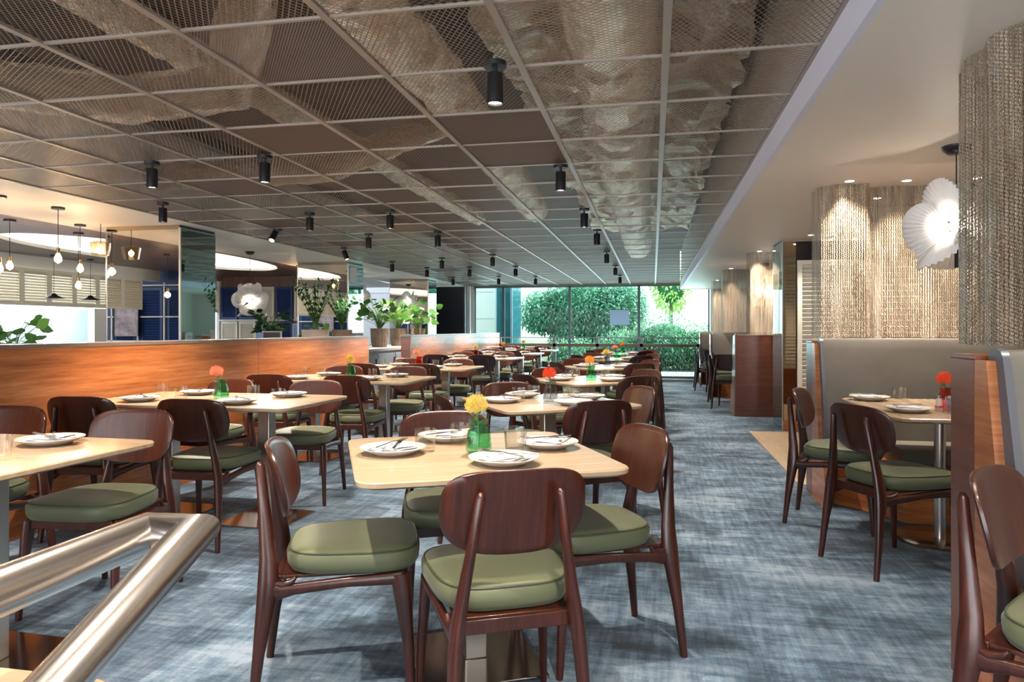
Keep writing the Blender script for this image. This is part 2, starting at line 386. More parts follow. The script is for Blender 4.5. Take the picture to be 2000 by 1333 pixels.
# walls
struct('wall_right', MB().box(3.2, 3.4, -3.8, WIN_Y, 0, SOFF), M['ivory'])
struct('wall_left', MB().box(-10.1, -9.9, 1.6, WIN_Y, 0, .85).box(-10.1,-9.9,1.6,WIN_Y,2.18,CEIL), M['white'])
struct('wall_far_left', MB().box(-9.9, -6.9, 14.7, 14.85, 0, CEIL), M['walnut_ceiling'])
struct('wall_far', MB().box(-6, -4.95, WIN_Y-.05, WIN_Y+.15, 0, CEIL).box(1.49, 3.4, WIN_Y-.05, WIN_Y+.15, 0, CEIL), M['white'])
# end window
xs = [-4.93, -4.10, -2.24, -.375, 1.457]
for i in range(4):
    root = tag(empty('window_%d' % (i+1), (xs[i], WIN_Y, 0)), kind='structure'); wd = xs[i+1]-xs[i]
    fr = MB(); fr.box(0,.035,-.04,.04,0,CEIL-.02).box(wd-.035,wd,-.04,.04,0,CEIL-.02).box(0,wd,-.04,.04,0,.08).box(0,wd,-.04,.04,CEIL-.05,CEIL)
    struct('window_frame', fr, M['window_frame'], root); struct('pane', MB().box(.035,wd-.035,-.005,.005,.08,CEIL-.05), M['pane'], root)
mb = MB().box(0,.52,-.004,.004,0,.40); x, zc = atY(1191, WIN_Y-.05)
tag(mb.build('pale_rectangle', plain('pale_lilac_flat', (.45,.55,.80), .5), loc=(x, WIN_Y-.03, 1.31)), 'pale blue rectangle on the end window', 'sign')  # flat pale blue rectangle just inside the end window panes

# ------------------------------------------------------------------ low partitions
def partition(y0, y1, seams, label, endcap):
    r = empty('low_partition', (-3.57, y0, 0), 0, label, 'partition')
    s = [y0]+seams+[y1]
    for a, b in zip(s, s[1:]):
        MB().box(-.0, .02, a-y0+.003, b-y0-.003, .0, 1.085).build('panel', M['teak'], r)
    MB().box(-.14, -.0, 0, y1-y0, 0, 1.085).build('core', M['teak_dark'], r)
    MB().box(-.15, .026, -.01, y1-y0+.01, 1.085, 1.112).build('cap', plain('grey_brown_cap', (.19,.14,.12), .3, coat=.3), r, bevel=.003)
    MB().box(-.14, .02, y1-y0, y1-y0+.012, 0, 1.085).build('end_strip', M['steel'], r)
    return r
partition(-1.5, 8.46, [1.9, 5.9], 'long low orange wood partition running along the left tables', 0)
partition(10.07, 16.25, [12.3, 14.3], 'low wood partition nearest the end window beyond the planter gap', 0)
# mirrored pillars
for i, y in enumerate((7.19, 11.73, 16.27)):
    r = empty('mirrored_pillar', (-5.80, y, 0), 0, ['mirrored square pillar nearest the camera behind the left partition', 'mirrored pillar behind the potted plants, second from the camera',
              'mirrored pillar beside the black panel, farthest from the camera'][i], 'pillar', 'mirrored pillars on the left')
    MB().box(-.48, .48, .012, .66, 0, CEIL-.001).build('core', M['black_metal'], r)
    MB().box(-.48, .48, 0, .012, 0, CEIL-.05).build('front_mirror', M['mirror'], r)
    MB().box(.48, .492, .012, .66, 0, CEIL-.03).build('side_mirror', M['mirror_side'], r)
    MB().box(.474, .496, -.008, .012, 0, CEIL-.03).box(-.49, -.478, -.006, .012, 0, CEIL-.03).build('corner_trim', M['steel'], r)
    MB().box(-.48, .48, -.004, .0, CEIL-.05, CEIL-.001).build('top_trim', M['mirror_bronze'], r)

# ------------------------------------------------------------------ dining chair
def super_pt(a, rx, ry, n):
    c_, s_ = math.cos(a), math.sin(a)
    return (rx*math.copysign(abs(c_)**(2/n), c_), ry*math.copysign(abs(s_)**(2/n), s_))
M_W = .209
def make_chair():
    r = empty('dining_chair', (0,0,0), 0, '', 'chair')
    # seat cushion
    n = 48
    def outline(k, z, cx=0, cy=.275):
        o = []
        for j in range(n):
            x, y = super_pt(2*PI*j/n, 1, 1, 3.9); wx = .206 + .018*y - .008*y*y
            q = 1-k/.218; o.append((wx*x*q, cy+.214*y*q, z))
        return o
    mb = MB(); mb.loft([outline(.03,.412), outline(.006,.418), outline(-.004,.436), outline(-.006,.468), outline(.004,.481), outline(.010,.486), outline(.05,.494), outline(.11,.499), outline(.17,.501), outline(.21,.5015)])
    seat = mb.build('seat', M['cushion'], r, angle=60)
    pp = outline(.003, .4815); MB().tube(pp+[pp[0]], .0035, 6, caps=False).build('piping', M['piping'], seat)
    # backrest: thin moulded shell, concave to the sitter
    def bk(x, tt, off):        # tt -1 bottom .. 1 top
        z = .700+.122*tt; y = .018-.030*tt + .95*x*x
        nx = -1.9*x; l = math.sqrt(1+nx*nx); return (x+nx/l*off, y+1/l*off, z)
    N_, RI = 56, 6; fr, bb = [], []
    for i in range(1, RI+1):
        k = i/RI
        for lst, off in ((fr, .008), (bb, -.008)):
            ring = []
            for j in range(N_):
                a = 2*PI*j/N_; x, y = super_pt(a, 1, 1, 3.8 if math.sin(a) > 0 else 2.9)
                wx = M_W*(1 - (.05 if y < 0 else .02)*abs(y)); kk = k*(.975 if abs(off) == .008 and i == RI else 1)
                ring.append(bk(wx*x*kk, y*kk, off))
            lst.append(ring)
    rim = []
    for off in (.004, -.004):
        ring = []
        for j in range(N_):
            a = 2*PI*j/N_; x, y = super_pt(a, 1, 1, 3.8 if math.sin(a) > 0 else 2.9); ring.append(bk(M_W*(1 - (.05 if y < 0 else .02)*abs(y))*x, y, off))
        rim.append(ring)
    mb = MB(); mb.loft(fr[::1]+rim+bb[::-1]); mb.build('backrest', M['wood_back'], r, angle=50)
    # legs
    for s in (-1, 1):
        pts = [(s*.192,-.035,0),(s*.184,-.015,.18),(s*.174,.006,.34),(s*.168,.012,.40),(s*.156,.010,.47),(s*.135,-.004,.60),(s*.112,-.022,.755),(s*.109,-.025,.770)]
        rad = [(.0135,.013),(.019,.018),(.030,.020),(.033,.020),(.028,.018),(.020,.0145),(.0145,.0125),(.006,.006)]
        MB().tube(pts, rad, 12, up=(0,1,0)).build('leg', M['wood_dark'], r, angle=70)
    for s in (-1, 1):
        pts = [(s*.212,.462,0),(s*.204,.448,.20),(s*.196,.432,.35),(s*.192,.426,.405)]
        rad = [(.0125,.012),(.019,.016),(.031,.019),(.032,.019)]
        MB().tube(pts, rad, 12, up=(0,1,0)).build('leg', M['wood_dark'], r, angle=70)
    # seat frame
    mb = MB()
    for s in (-1, 1):
        mb.tube([(s*.170,.02,.37),(s*.172,.05,.366),(s*.176,.09,.372),(s*.186,.25,.388),(s*.192,.40,.392),(s*.193,.43,.39)],
                [(.034,.015),(.026,.015),(.0195,.0145),(.018,.0145),(.022,.0145),(.026,.014)], 10, up=(0,0,1))
        mb.tube([(s*.171,.026,.395),(s*.173,.055,.386),(s*.176,.085,.396),(s*.177,.098,.412)], [(.006,.012),(.012,.013),(.010,.013),(.004,.011)], 8, up=(0,0,1))
    mb.box(-.18,.18,.415,.437,.372,.412); mb.box(-.16,.16,.03,.05,.372,.412); mb.box(-.165,.165,.05,.42,.402,.413)
    mb.build('seat_frame', M['wood_dark'], r, bevel=.004)
    return r
CH = Proto(make_chair())
# ------------------------------------------------------------------ tables
def rrect(w_, d_, rad, z, n=6, inset=0):
    o = []
    for cx, cy, a0 in ((w_/2-rad, d_/2-rad, 0), (-w_/2+rad, d_/2-rad, 90), (-w_/2+rad, -d_/2+rad, 180), (w_/2-rad, -d_/2+rad, 270)):
        for k in range(n+1):
            a = R(a0+90*k/n); rr = rad-inset; o.append((cx+rr*math.cos(a), cy+rr*math.sin(a), z))
    return o
def make_table(w_, d_, legs, rad=.07, name='dining_table', round_base=False):
    r = empty(name, (0,0,0), 0, '', 'table')
    MB().loft([rrect(w_,d_,rad,.749,6,.003), rrect(w_,d_,rad,.75,6,.006)][::1]).build('tabletop', M['oak'], r)
    r.children[0].data.materials.clear()
    bpy.data.objects.remove(r.children[0])
    MB().loft([rrect(w_,d_,rad,.722,6,.03), rrect(w_,d_,rad,.733,6,.002), rrect(w_,d_,rad,.746,6,0), rrect(w_,d_,rad,.75,6,.004)]).build('tabletop', M['oak'], r, angle=25)
    for lx in legs:
        if round_base:
            MB().lathe([(.03,.01),(.03,.715)], 20, (lx,0,0)).build('post', M['steel'], r)
            MB().lathe([(.25,0),(.25,.008),(.245,.012),(.03,.016)], 48, (lx,0,0)).build('base_plate', M['steel_base'], r)
        else:
            MB().box(lx-.04,lx+.04,-.04,.04,.012,.715).build('post', M['steel'], r, bevel=.004)
            MB().box(lx-.22,lx+.22,-.22,.22,0,.012).build('base_plate', M['steel_base'], r, bevel=.003)
        MB().box(lx-.15,lx+.15,-.15,.15,.712,.7225).build('mounting_plate', M['black_metal'], r)
    return r
SQ = Proto(make_table(.88, .88, [0])); LG = Proto(make_table(1.46, .84, [-.34, .36])); RT = Proto(make_table(1.1, .80, [0], round_base=True))
# ------------------------------------------------------------------ table setting
def make_plate():
    return tag(MB().lathe([(.0,.008),(.062,.008),(.078,.012),(.113,.025),(.118,.027),(.119,.025),(.112,.021),(.075,.003),(.062,0),(.0,0)][::-1], 40).build('plate', M['porcelain']), '', 'plate')
def make_napkin():
    random.seed(3); rows = []; m = 12
    mb = MB()
    for layer in range(3):
        w_, d_ = .075-.006*layer, .056-.005*layer; z0 = .012+.006*layer; n = 10; top = []; 
        for i in range(n+1):
            row = []
            for j in range(n+1):
                x = (i/n*2-1)*w_; y = (j/n*2-1)*d_; e = max(abs(i/n*2-1), abs(j/n*2-1))
                row.append((x+.06*y*(layer-1)+.01*math.sin(9*y*6), y+.004*math.sin(x*60+layer), z0+.0065*(1-e**6)+.0018*math.sin(x*70+y*40+layer*2)+.006*abs(x)/.075*.9))
            top.append(row)
        mb.sheet(top); bot = [[(x, y, z0+.005*abs(x)/.075) for x, y, z in row] for row in top][::-1]; mb.sheet(bot)
    return tag(mb.build('napkin', M['linen'], angle=80), '', 'napkin')
def make_fork():
    mb = MB(); mb.tube([(0,-.10,.0),(0,-.06,.002),(0,.0,.006),(0,.035,.004)], [(.0055,.0013),(.0045,.0014),(.0028,.0018),(.0035,.0016)], 8, up=(1,0,0))
    mb.tube([(0,.03,.004),(0,.045,.002),(0,.055,.002)], [(.004,.0013),(.0105,.0013),(.011,.0012)], 8, up=(1,0,0))
    for k in (-1.5,-.5,.5,1.5): mb.tube([(k*.006,.052,.002),(k*.006,.078,.004),(k*.006,.094,.008)], [.0017,.0014,.0008], 6)
    return tag(mb.build('fork', M['cutlery']), '', 'fork')
def make_knife():
    mb = MB(); mb.tube([(0,-.105,0),(0,-.05,.001),(0,0,.001)], [(.006,.003),(.0055,.003),(.004,.0025)], 8, up=(1,0,0))
    mb.tube([(0,0,.001),(.001,.02,.001),(.002,.08,.001),(.0,.105,.001)], [(.005,.0012),(.0095,.0011),(.0085,.001),(.001,.0006)], 6, up=(1,0,0))
    return tag(mb.build('knife', M['cutlery']), '', 'knife')
def make_glass():
    return tag(MB().lathe([(.0,0),(.033,0),(.036,.004),(.0405,.083),(.0385,.083),(.034,.012),(.0,.011)], 48, rib=.012, ribn=16).build('tumbler', M['tumbler'], angle=60), '', 'glass')
def make_vase(mat):
    return tag(MB().lathe([(.0,0),(.038,0),(.044,.006),(.046,.02),(.040,.07),(.031,.097),(.030,.102),(.034,.116),(.036,.122),(.033,.122),(.029,.112),(.0265,.10),(.036,.07),(.041,.02),(.0,.012)], 72, rib=.03, ribn=24).build('vase', mat, angle=60), '', 'vase')
def make_flower(col, seed, lean):
    random.seed(seed); r = empty('pincushion_flower', (0,0,0), 0, '', 'flower')
    top = Vector((lean*.7, 0, .155)); MB().tube([(0,0,.016),(lean*.12,0,.08),(lean*.4,0,.125),top], .0028, 6).build('stem', M['stem'], r)
    mb = MB()
    for i in range(230):
        z = -.65+1.65*((i+.5)/230); a = i*2.39996; q = math.sqrt(max(0, 1-z*z)); d = Vector((q*math.cos(a), q*math.sin(a), z))
        p0 = top+Vector((0,0,.012))+d*.012; L = .043*random.uniform(.85, 1.05); p2 = top+Vector((0,0,.014))+d*L+Vector((0,0,.004*(1-z)))
        p1 = (p0+p2)/2+Vector((0,0,-.003)); mb.tube([p0,p1,p2,p2+Vector((-d.x*.004,-d.y*.004,.006))], [.0008,.0009,.0011,.0005], 4)
    mb.build('flower_head', FLOW[col], r)
    mb = MB(); mb.lathe([(0,-.012),(.012,-.006),(.017,.008),(.010,.024),(0,.028)], 12, tuple(top)); mb.build('flower_centre', FLOW[col], r)
    for k in range(4):
        a = k*1.9+seed; d = Vector((math.cos(a), math.sin(a), .6)); p = top+Vector((-lean*.15,0,-.018-.012*k)); sd = Vector((-math.sin(a), math.cos(a), 0))
        vs = [p, p+d*.018+sd*.008, p+d*.04, p+d*.018-sd*.008]; MB().add(vs, [(0,1,2,3)]).build('leaf', M['leaf'], r)
    return r
PL, NP, FK, KN, GL = [Proto(f()) for f in (make_plate, make_napkin, make_fork, make_knife, make_glass)]
VS = {k: Proto(make_vase(M['glass_'+k])) for k in ('green', 'grey', 'red')}
FW = {k: Proto(make_flower(k, i+1, l)) for i, (k, l) in enumerate((('yellow', -.012), ('red', -.012), ('orange', -.02), ('coral', -.05)))}
random.seed(11)
def setting(tx, ty, rz, lx, ly, ang, where, grp, glass=None, jit=0):
    def W(x, y, z): return (tx+x*math.cos(rz)-y*math.sin(rz), ty+x*math.sin(rz)+y*math.cos(rz), z)
    a = rz+R(ang)+jit; p = W(lx, ly, .7505)
    PL.place(p, a, 'round white plate '+where, 'plates '+grp)
    def on(dx, dy, z): return (p[0]+dx*math.cos(a)-dy*math.sin(a), p[1]+dx*math.sin(a)+dy*math.cos(a), z)
    NP.place(on(0,0,.7505), a+R(12), 'folded white napkin on the plate '+where, 'napkins '+grp)
    FK.place(on(-.012,.008,.7865), a+R(18), 'steel fork on the napkin '+where, 'forks '+grp)
    KN.place(on(.018,.004,.786), a+R(42), 'steel knife on the napkin '+where, 'knives '+grp)
    if glass: g = W(glass[0], glass[1], .7502); GL.place(g, 0, 'clear tumbler by the plate '+where, 'tumblers '+grp)
ORD = ['first', 'second', 'third', 'fourth', 'fifth', 'sixth', 'seventh']
def order(i, what): return ('the nearest ' if i == 0 else 'the '+ORD[i]+' ')+what
# --- middle row
TA = [(-.642, 2.505, 26), (-.645, 4.36, 33), (-.56, 6.30, 42), (-.56, 8.5, 38), (-.55, 10.75, 36), (-.56, 13.0, 40)]
vcol = ['green', 'grey', 'green', 'grey', 'green', 'green']; fcol = ['yellow', 'red', 'orange', 'yellow', 'coral', 'orange']
for i, (x, y, a) in enumerate(TA):
    rz = R(a); tn = order(i, 'middle row table') if i else 'the nearest middle row table'
    tdesc = 'the %s middle table' % ('nearest' if i == 0 else ORD[i])
    SQ.place((x, y, 0), rz, 'square pale oak table, '+('nearest of the middle row' if i == 0 else ORD[i]+' from the front in the middle row'), 'square oak tables in the middle row')
    for k, (dn, sd) in enumerate(((-90, 'front'), (0, 'aisle'), (90, 'back'), (180, 'left'))):
        d = .70
        dx, dy = math.cos(rz+R(dn)), math.sin(rz+R(dn)); jx = (0, 3, 0, -4)[k] if i == 0 else random.uniform(-5, 5)
        side = {'front': 'near side', 'aisle': 'aisle side', 'back': 'far side', 'left': 'left side'}[sd]
        CH.place((x+d*dx-(.02 if i == 0 and k == 0 else 0), y+d*dy, 0), rz+R(dn)+R(90)+R(jx), 'dark wood chair with green seat, %s of %s' % (side, tdesc), 'dark wood chairs with green seats')
        gx = [(.13,-.10),(.16,.03),(-.02,.17),(-.17,.06)][k]
        px, py = [(.05,-.25),(.29,.03),(-.05,.29),(-.29,.04)][k]
        setting(x, y, rz, px, py, dn+90+[20,-30,60,35][k], 'at the %s of %s' % ({'front':'near side','aisle':'aisle side','back':'far side','left':'left side'}[sd], tdesc), 'on the middle row tables', gx, random.uniform(-.3,.3))
    VS[vcol[i]].place((x+.02, y-.01, .7503), 0, '%s ribbed glass vase on %s' % ({'grey':'smoke grey','green':'green'}[vcol[i]], tdesc), 'vases on the tables')
    f = FW[fcol[i]]; f.place((x+.02, y-.01, .7503), R([160, 200, 150, 200, 60, 20][i])*0, '%s pincushion flower in the vase on %s' % (fcol[i], tdesc), 'pincushion flowers')
# --- left row along the partition
TB = [2.13, 4.08, 6.07, 8.0, 10.75, 12.85, 14.95]; fb = [None, 'coral', 'yellow', 'coral', 'yellow', 'orange', 'yellow']; vb = [None, 'green', 'green', 'red', 'red', 'grey', 'green']
for i, y in enumerate(TB):
    x = -2.69 if i == 0 else -2.75; rz = R(-2); tdesc = 'the %s partition table' % ('nearest' if i == 0 else ORD[i])
    LG.place((x, y, 0), rz, 'long pale oak table against the partition, '+('nearest the camera' if i == 0 else ORD[i]+' from the camera'), 'long oak tables along the partition')
    for sx, sn in ((-.36, 'wall'), (.33, 'aisle')):
        if i > 0:
            CH.place((x+(.27 if sx > 0 else -.43), y-.66, 0), R(random.uniform(0, 9)), 'dark wood chair at the near %s corner of %s' % (sn, tdesc), 'dark wood chairs with green seats')
        CH.place((x+sx-.03, y+.80, 0), R(180+random.uniform(-5, 7)), 'dark wood chair at the far %s corner of %s' % (sn, tdesc), 'dark wood chairs with green seats')
        if not (i == 0 and sx < 0):
            setting(x, y, rz, sx-.02, -.23, 20, 'at the near %s corner of %s' % (sn, tdesc), 'along the partition', (sx+.16, -.08), random.uniform(-.3,.3))
        setting(x, y, rz, sx+.04, .24, 190, 'at the far %s corner of %s' % (sn, tdesc), 'along the partition', (sx-.13, .10), random.uniform(-.3,.3))
    if fb[i]:
        VS[vb[i]].place((x+.02, y+.02, .7503), 0, '%s ribbed glass vase on %s' % ({'red':'red','grey':'smoke grey','green':'green'}[vb[i]], tdesc), 'vases on the tables')
        FW[fb[i]].place((x+.02, y+.02, .7503), 0, '%s pincushion flower in the vase on %s' % (fb[i], tdesc), 'pincushion flowers')
# --- right booths
RT.place((1.60, 4.42, 0), R(90), 'pale oak table with round steel base at the near right booth', 'oak booth tables')
RT.place((1.78, 11.9, 0), R(90), 'pale oak booth table behind the red wood end panel', 'oak booth tables')
RT.place((1.78, 14.7, 0), R(90), 'pale oak booth table nearest the end window on the right', 'oak booth tables')
for (px, py, a, wh) in ((1.34, 4.82, 200, 'at the leather bench end of the near booth table'), (1.36, 4.18, 80, 'at the camera end of the near booth table')):
    setting(px, py, 0, 0, 0, a, wh, 'on the near booth table', (.17, -.02))
GL.place((1.56, 4.10, .7502), 0, 'clear ribbed tumbler nearest the camera on the near booth table', 'tumblers on the near booth table')
for py, wh in ((12.1, 'on the far booth table behind the red wood panel'), (14.6, 'on the booth table nearest the end window')):
    setting(1.62, py, 0, 0, 0, 90, wh, 'on the far booth tables', (.15, 0))
vr = VS['red'].place((1.60, 4.33, .7503), 0, 'red ribbed glass vase on the near booth table', 'vases on the tables')
FW['red'].place((1.60, 4.33, .7503), 0, 'red pincushion flower in the vase on the near booth table', 'pincushion flowers')
for k in range(2):
    rr = empty('shaker', (1.53+.05*k, 4.24-.01*k, .7502), 0, ['salt shaker with red and white bands beside the red vase', 'pepper shaker with red and blue bands beside the red vase'][k], 'shaker')
    MB().lathe([(.017,0),(.019,.01),(.016,.06),(.013,.072)], 16).build('glass_body', plain('striped_glass', [(.75,.6,.6),(.3,.3,.6)][k], .2), rr)
    MB().lathe([(.0195,.02),(.0195,.032)], 16).build('band', plain('red_band', (.7,.05,.04), .4), rr)
    MB().lathe([(.014,.072),(.014,.082),(.008,.088)], 16).build('cap', M['cutlery'], rr)
for (x, y, a, l) in ((.90, 3.66, -63, 'dark wood chair seen from behind at the near right booth table'), (.90, 4.78, -112, 'dark wood chair turned to the bench, beside the leather booth end'),
                     (.885, 2.13, -128, 'dark wood chair cut by the right edge of the picture'), (1.05, 10.95, -20, 'dark wood chair beside the red wood booth end panel'),
                     (.95, 12.2, -100, 'dark wood chair on the aisle behind the one by the red panel'), (.92, 14.0, -60, 'dark wood chair on the aisle at the last booth table'),
                     (.92, 15.0, -115, 'dark wood chair nearest the end window on the right side')):
    if l.startswith('dark wood chair seen'): x, y = .985, 3.82
    CH.place((x, y, 0), R(a), l, 'dark wood chairs with green seats')

# ------------------------------------------------------------------ booths
def booth(x0, yb, x1, label, facing=-1, height=1.10, off=.36):
    """yb is the partition side; facing -1: sitter looks to -Y"""
    r = empty('booth_bench', (x0, yb, 0), 0, label, 'bench'); L = x1-x0; f = facing
    def Y(a): return f*a
    def bx(m, xa, xb, ya, yb_, za, zb): return m.box(xa, xb, min(Y(ya),Y(yb_)), max(Y(ya),Y(yb_)), za, zb)
    bx(MB(), .0, .03, .0, .19, 0, height).build('end_post', M['teak_dark'], r, bevel=.003)
    bx(MB(), .03, L, .0, .03, 0, height).build('rear_panel', M['teak_dark'], r)
    bx(MB(), .0, L, .0, .19, height, height+.015).build('cap', M['teak_dark'], r, bevel=.002)
    # end panel following the leaning back
    pr = [(.19,0),(.60,0),(.60,.12),(.50,.40),(.40,.42),(.27,height),(.19,height)]
    ring0 = [(0, Y(a), z) for a, z in pr]; ring1 = [(.028, Y(a), z) for a, z in pr]
    MB().loft([ring0, ring1]).build('end_panel', M['teak'], r)
    # leather back with rounded edge
    rows = []
    for k in range(13):
        tt = k/12; z = .44+(height+.01-.44)*tt; yy = .47-.16*tt; rows.append((yy, z))
    prof = [(.20,.44)]+[(y_, z) for y_, z in rows]+[(.30,height+.028),(.27,height+.035),(.22,height+.03),(.20,height+.01)]
    MB().loft([[(xx, Y(a), z) for a, z in prof] for xx in (.05, .065, L)]).build('backrest', M['leather'], r)
    pr2 = [(.20,.44),(.475,.44),(.315,height+.01),(.30,height+.03),(.27,height+.038),(.22,height+.033)]
    MB().loft([[(xx, Y(a), z) for a, z in pr2] for xx in (.028, .05)]).build('side_edge', M['leather_edge'], r)
    pr3 = [(.35,.36),(.90,.36),(.93,.38),(.94,.42),(.92,.455),(.88,.47),(.35,.45)]
    MB().loft([[(xx, Y(a), z) for a, z in pr3] for xx in (off, off+.03, L)]).build('seat', M['leather'], r)
    sh = [(off-.30,.30),(off-.30,.35),(off-.10,.60),(off+.06,.84),(L,.84),(L,.30)]
    MB().loft([[(a, Y(b), z) for a, b in sh] for z in (.0, .36)]).build('base', M['teak'], r)
    return r
booth(1.03, 2.75, 3.15, 'leather booth bench nearest the camera at the right edge', off=.75)
booth(1.12, 5.60, 3.15, 'tall taupe leather booth bench facing the camera')
booth(1.10, 10.10, 3.15, 'booth bench with the wide red wood back beside the mirrored column', 1)
booth(1.0, 13.3, 3.15, 'leather booth bench in the middle of the far right side', -1)
booth(1.0, 16.2, 3.15, 'leather booth bench nearest the end window')
# mirrored column on the right
r = empty('bronze_mirror_column', (1.5, 8.79, 0), 0, 'bronze mirrored column between the booths and the passage', 'pillar')
MB().box(0, .9, 0, .64, 0, SOFF-.001).build('core', M['black_metal'], r)
MB().box(.006, .14, -.012, 0, .02, SOFF-.02).build('front_mirror', M['mirror_bronze'], r)
MB().box(-.012, 0, 0, .64, 0, SOFF-.02).build('side_mirror', M['mirror_side'], r)
MB().box(-.012, .0, -.014, .0, 0, SOFF-.01).box(.0,.9,-.016,.0,SOFF-.02,SOFF-.002).build('trim', M['steel'], r)
MB().box(.0, .9, -.02, -.012, 0, .12).build('plinth', M['teak'], r)

# ------------------------------------------------------------------ louvred shutters
def make_shutter(w_, h_, mat, ns):
    r = empty('louvred_shutter', (0,0,0), 0, '', 'shutter')
    MB().box(0,.05,-.02,.02,0,h_).box(w_-.05,w_,-.02,.02,0,h_).box(.05,w_-.05,-.02,.02,0,.05).box(.05,w_-.05,-.02,.02,h_-.05,h_).build('frame', mat, r)
    mb = MB()
    for k in range(ns):
        z = .05+(h_-.1)*(k+.5)/ns; Mx = Matrix.Translation((0,0,z)) @ Matrix.Rotation(R(38), 4, 'X'); mb.box(.05, w_-.05, -.004, .004, -.026, .026, Mx)
    mb.build('slats', mat, r); return r
SHI = Proto(make_shutter(.42, 1.62, M['ivory'], 30)); SHC = Proto(make_shutter(.52, .60, M['cream'], 11))
SHB = Proto(make_shutter(.50, 1.5, M['navy'], 26)); 
SHI.place((1.65, 8.74, .38), 0, 'ivory louvred shutter standing beside the bronze mirrored column', 'ivory louvred shutters')
SHI.place((2.09, 8.74, .38), R(8), 'ivory louvred shutter right of the one by the bronze column', 'ivory louvred shutters')
for k in range(3):
    SHI.place((1.86+.43*k, 6.55, .62), 0, 'ivory louvred shutter behind the chain curtain of the near booth, '+['left one', 'middle one', 'right one'][k], 'ivory louvred shutters')
for k in range(24):
    yy = 2.2+.52*k
    SHC.place((-9.85, yy+.52, 1.58), R(-90), 'cream high louvred shutter over the servery, %s from its camera end' % (ORD+['eighth','ninth','tenth','eleventh','twelfth','thirteenth','fourteenth','fifteenth','sixteenth','seventeenth','eighteenth','nineteenth','twentieth','twenty-first','twenty-second','twenty-third','twenty-fourth'])[k], 'high row of cream shutters')
# far end wall of the left room
SHU = Proto(make_shutter(.42, .74, M['cream'], 13)); SHN = Proto(make_shutter(.42, .74, M['navy'], 13))
for k, (up, lo) in enumerate((('N','C'),('N','C'),('C','P'),('N','N'),('C','P'),('N','N'))):
    x = -9.78+.46*k
    for kd, z, wd in ((up, 1.42, 'upper row'), (lo, .64, 'lower row')):
        if kd == 'P':
            r = empty('framed_picture', (x-.02, 14.68, z+.1), 0, 'framed blue-grey picture on the shutter wall beyond the petal lamp, '+('left one' if k == 2 else 'right one'), 'picture')
            MB().box(0, .44, -.01, .01, 0, .56).build('print', plain('faded_print', (.25,.34,.6), .4), r)
            MB().box(-.02,0,-.02,.02,-.02,.58).box(.44,.46,-.02,.02,-.02,.58).box(0,.44,-.02,.02,-.02,0).box(0,.44,-.02,.02,.56,.58).build('frame', M['white'], r)
        else:
            (SHN if kd == 'N' else SHU).place((x, 14.68, z), 0, '%s louvred shutter, %s of the far left end wall, %s from left' % ('navy' if kd == 'N' else 'cream', wd, ORD[k]), 'shutters on the far left end wall')
struct('trim_3', MB().box(-9.86,-9.79,14.62,14.7,0,2.3).box(-9.8,-7.0,14.6,14.7,1.385,1.415), M['white'])
# wall behind the camera on the left, seen in the pillar mirrors
struct('wall_back_left', MB().box(-16, -9.0, 1.30, 1.42, 0, CEIL), M['navy'])
for k in range(7):
    SHB.place((-9.3-.62*k, 1.5, .55), R(180), 'navy louvred shutter mirrored in the nearest pillar, %s from its right' % ORD[k], 'navy shutters seen in the mirror')
mb = MB()
for k in range(9): mb.box(-9.22-.62*k-.015, -9.22-.62*k+.015, 1.54, 1.57, 0, 2.15)
for z in (.95, 1.45, 2.1): mb.box(-15, -9, 1.54, 1.57, z-.012, z+.012)
struct('trim_6', mb, M['white'])
for i, px in enumerate((-10.4, -11.9)):
    r = empty('framed_picture', (px, 1.62, 1.05), R(180), ['grey-pink framed picture mirrored in the nearest pillar, left one', 'warm grey framed picture mirrored in the nearest pillar, right one'][i], 'picture')
    MB().box(0, .55, -.01, .01, 0, .75).build('print', wood('mottled_print', (.10,.09,.13), (.32,.24,.26), (.6,.45,.42), (2,2,2), .4, 0, 3), r)
    MB().box(-.02,0,-.015,.02,0,.75).box(.55,.57,-.015,.02,0,.75).build('frame', M['black_metal'], r)
# bright servery wall under the high shutters
mb = MB().box(-11.6, -11.5, 2, 17, 0, 1.6); struct('wall_servery', mb, plain('pale_blue_tile', (.62,.76,.88), .3))
mb = MB().box(-10.0,-9.86, 11.0, 11.5, 0, 1.57); struct('trim_7', mb, M['white'])
mb = MB().box(-10.0,-9.86, 11.5, 12.3, 0, 1.57); struct('trim_8', mb, wood('greyed_board', (.35,.33,.32), (.5,.48,.46), (.6,.58,.56), (1,1,10), .6, 0, 3))
lamp('servery_light', 'AREA', (-10.8, 8, 2.3), 260, (.8,.92,1), (0,0,0), .8, 8)

# ------------------------------------------------------------------ chain curtains
def curtain(pts, z0, z1, label, wave=.012, folds=26):
    # resample polyline
    P = [Vector((x, y, 0)) for x, y in pts]; res = []; d = 0
    for a, b in zip(P, P[1:]):
        L = (b-a).length; n = max(2, int(L/.012))
        nrm = Vector((-(b-a).y, (b-a).x, 0)).normalized()
        for k in range(n): q = a+(b-a)*k/n; s_ = d+L*k/n; res.append((q+nrm*wave*math.sin(s_*folds), s_))
        d += L
    res.append((P[-1], d)); mb = MB(); mb.uv = []; rows = []
    for z in (z0, z1): rows.append([(p.x, p.y, z) for p, s_ in res]); mb.uv += [(s_, z) for p, s_ in res]
    mb.sheet(rows); o = mb.build('chain_curtain', M['chain'], angle=80)
    tag(o, label, 'curtain', 'metal chain curtains'); return o
curtain([(2.2,3.35),(1.6,3.3),(1.22,3.2),(1.19,3.0),(1.19,2.75),(1.26,2.60),(1.5,2.50),(2.0,2.45),(2.6,2.45)], 1.14, SOFF-.002, 'bronze chain curtain nearest the camera at the right edge')
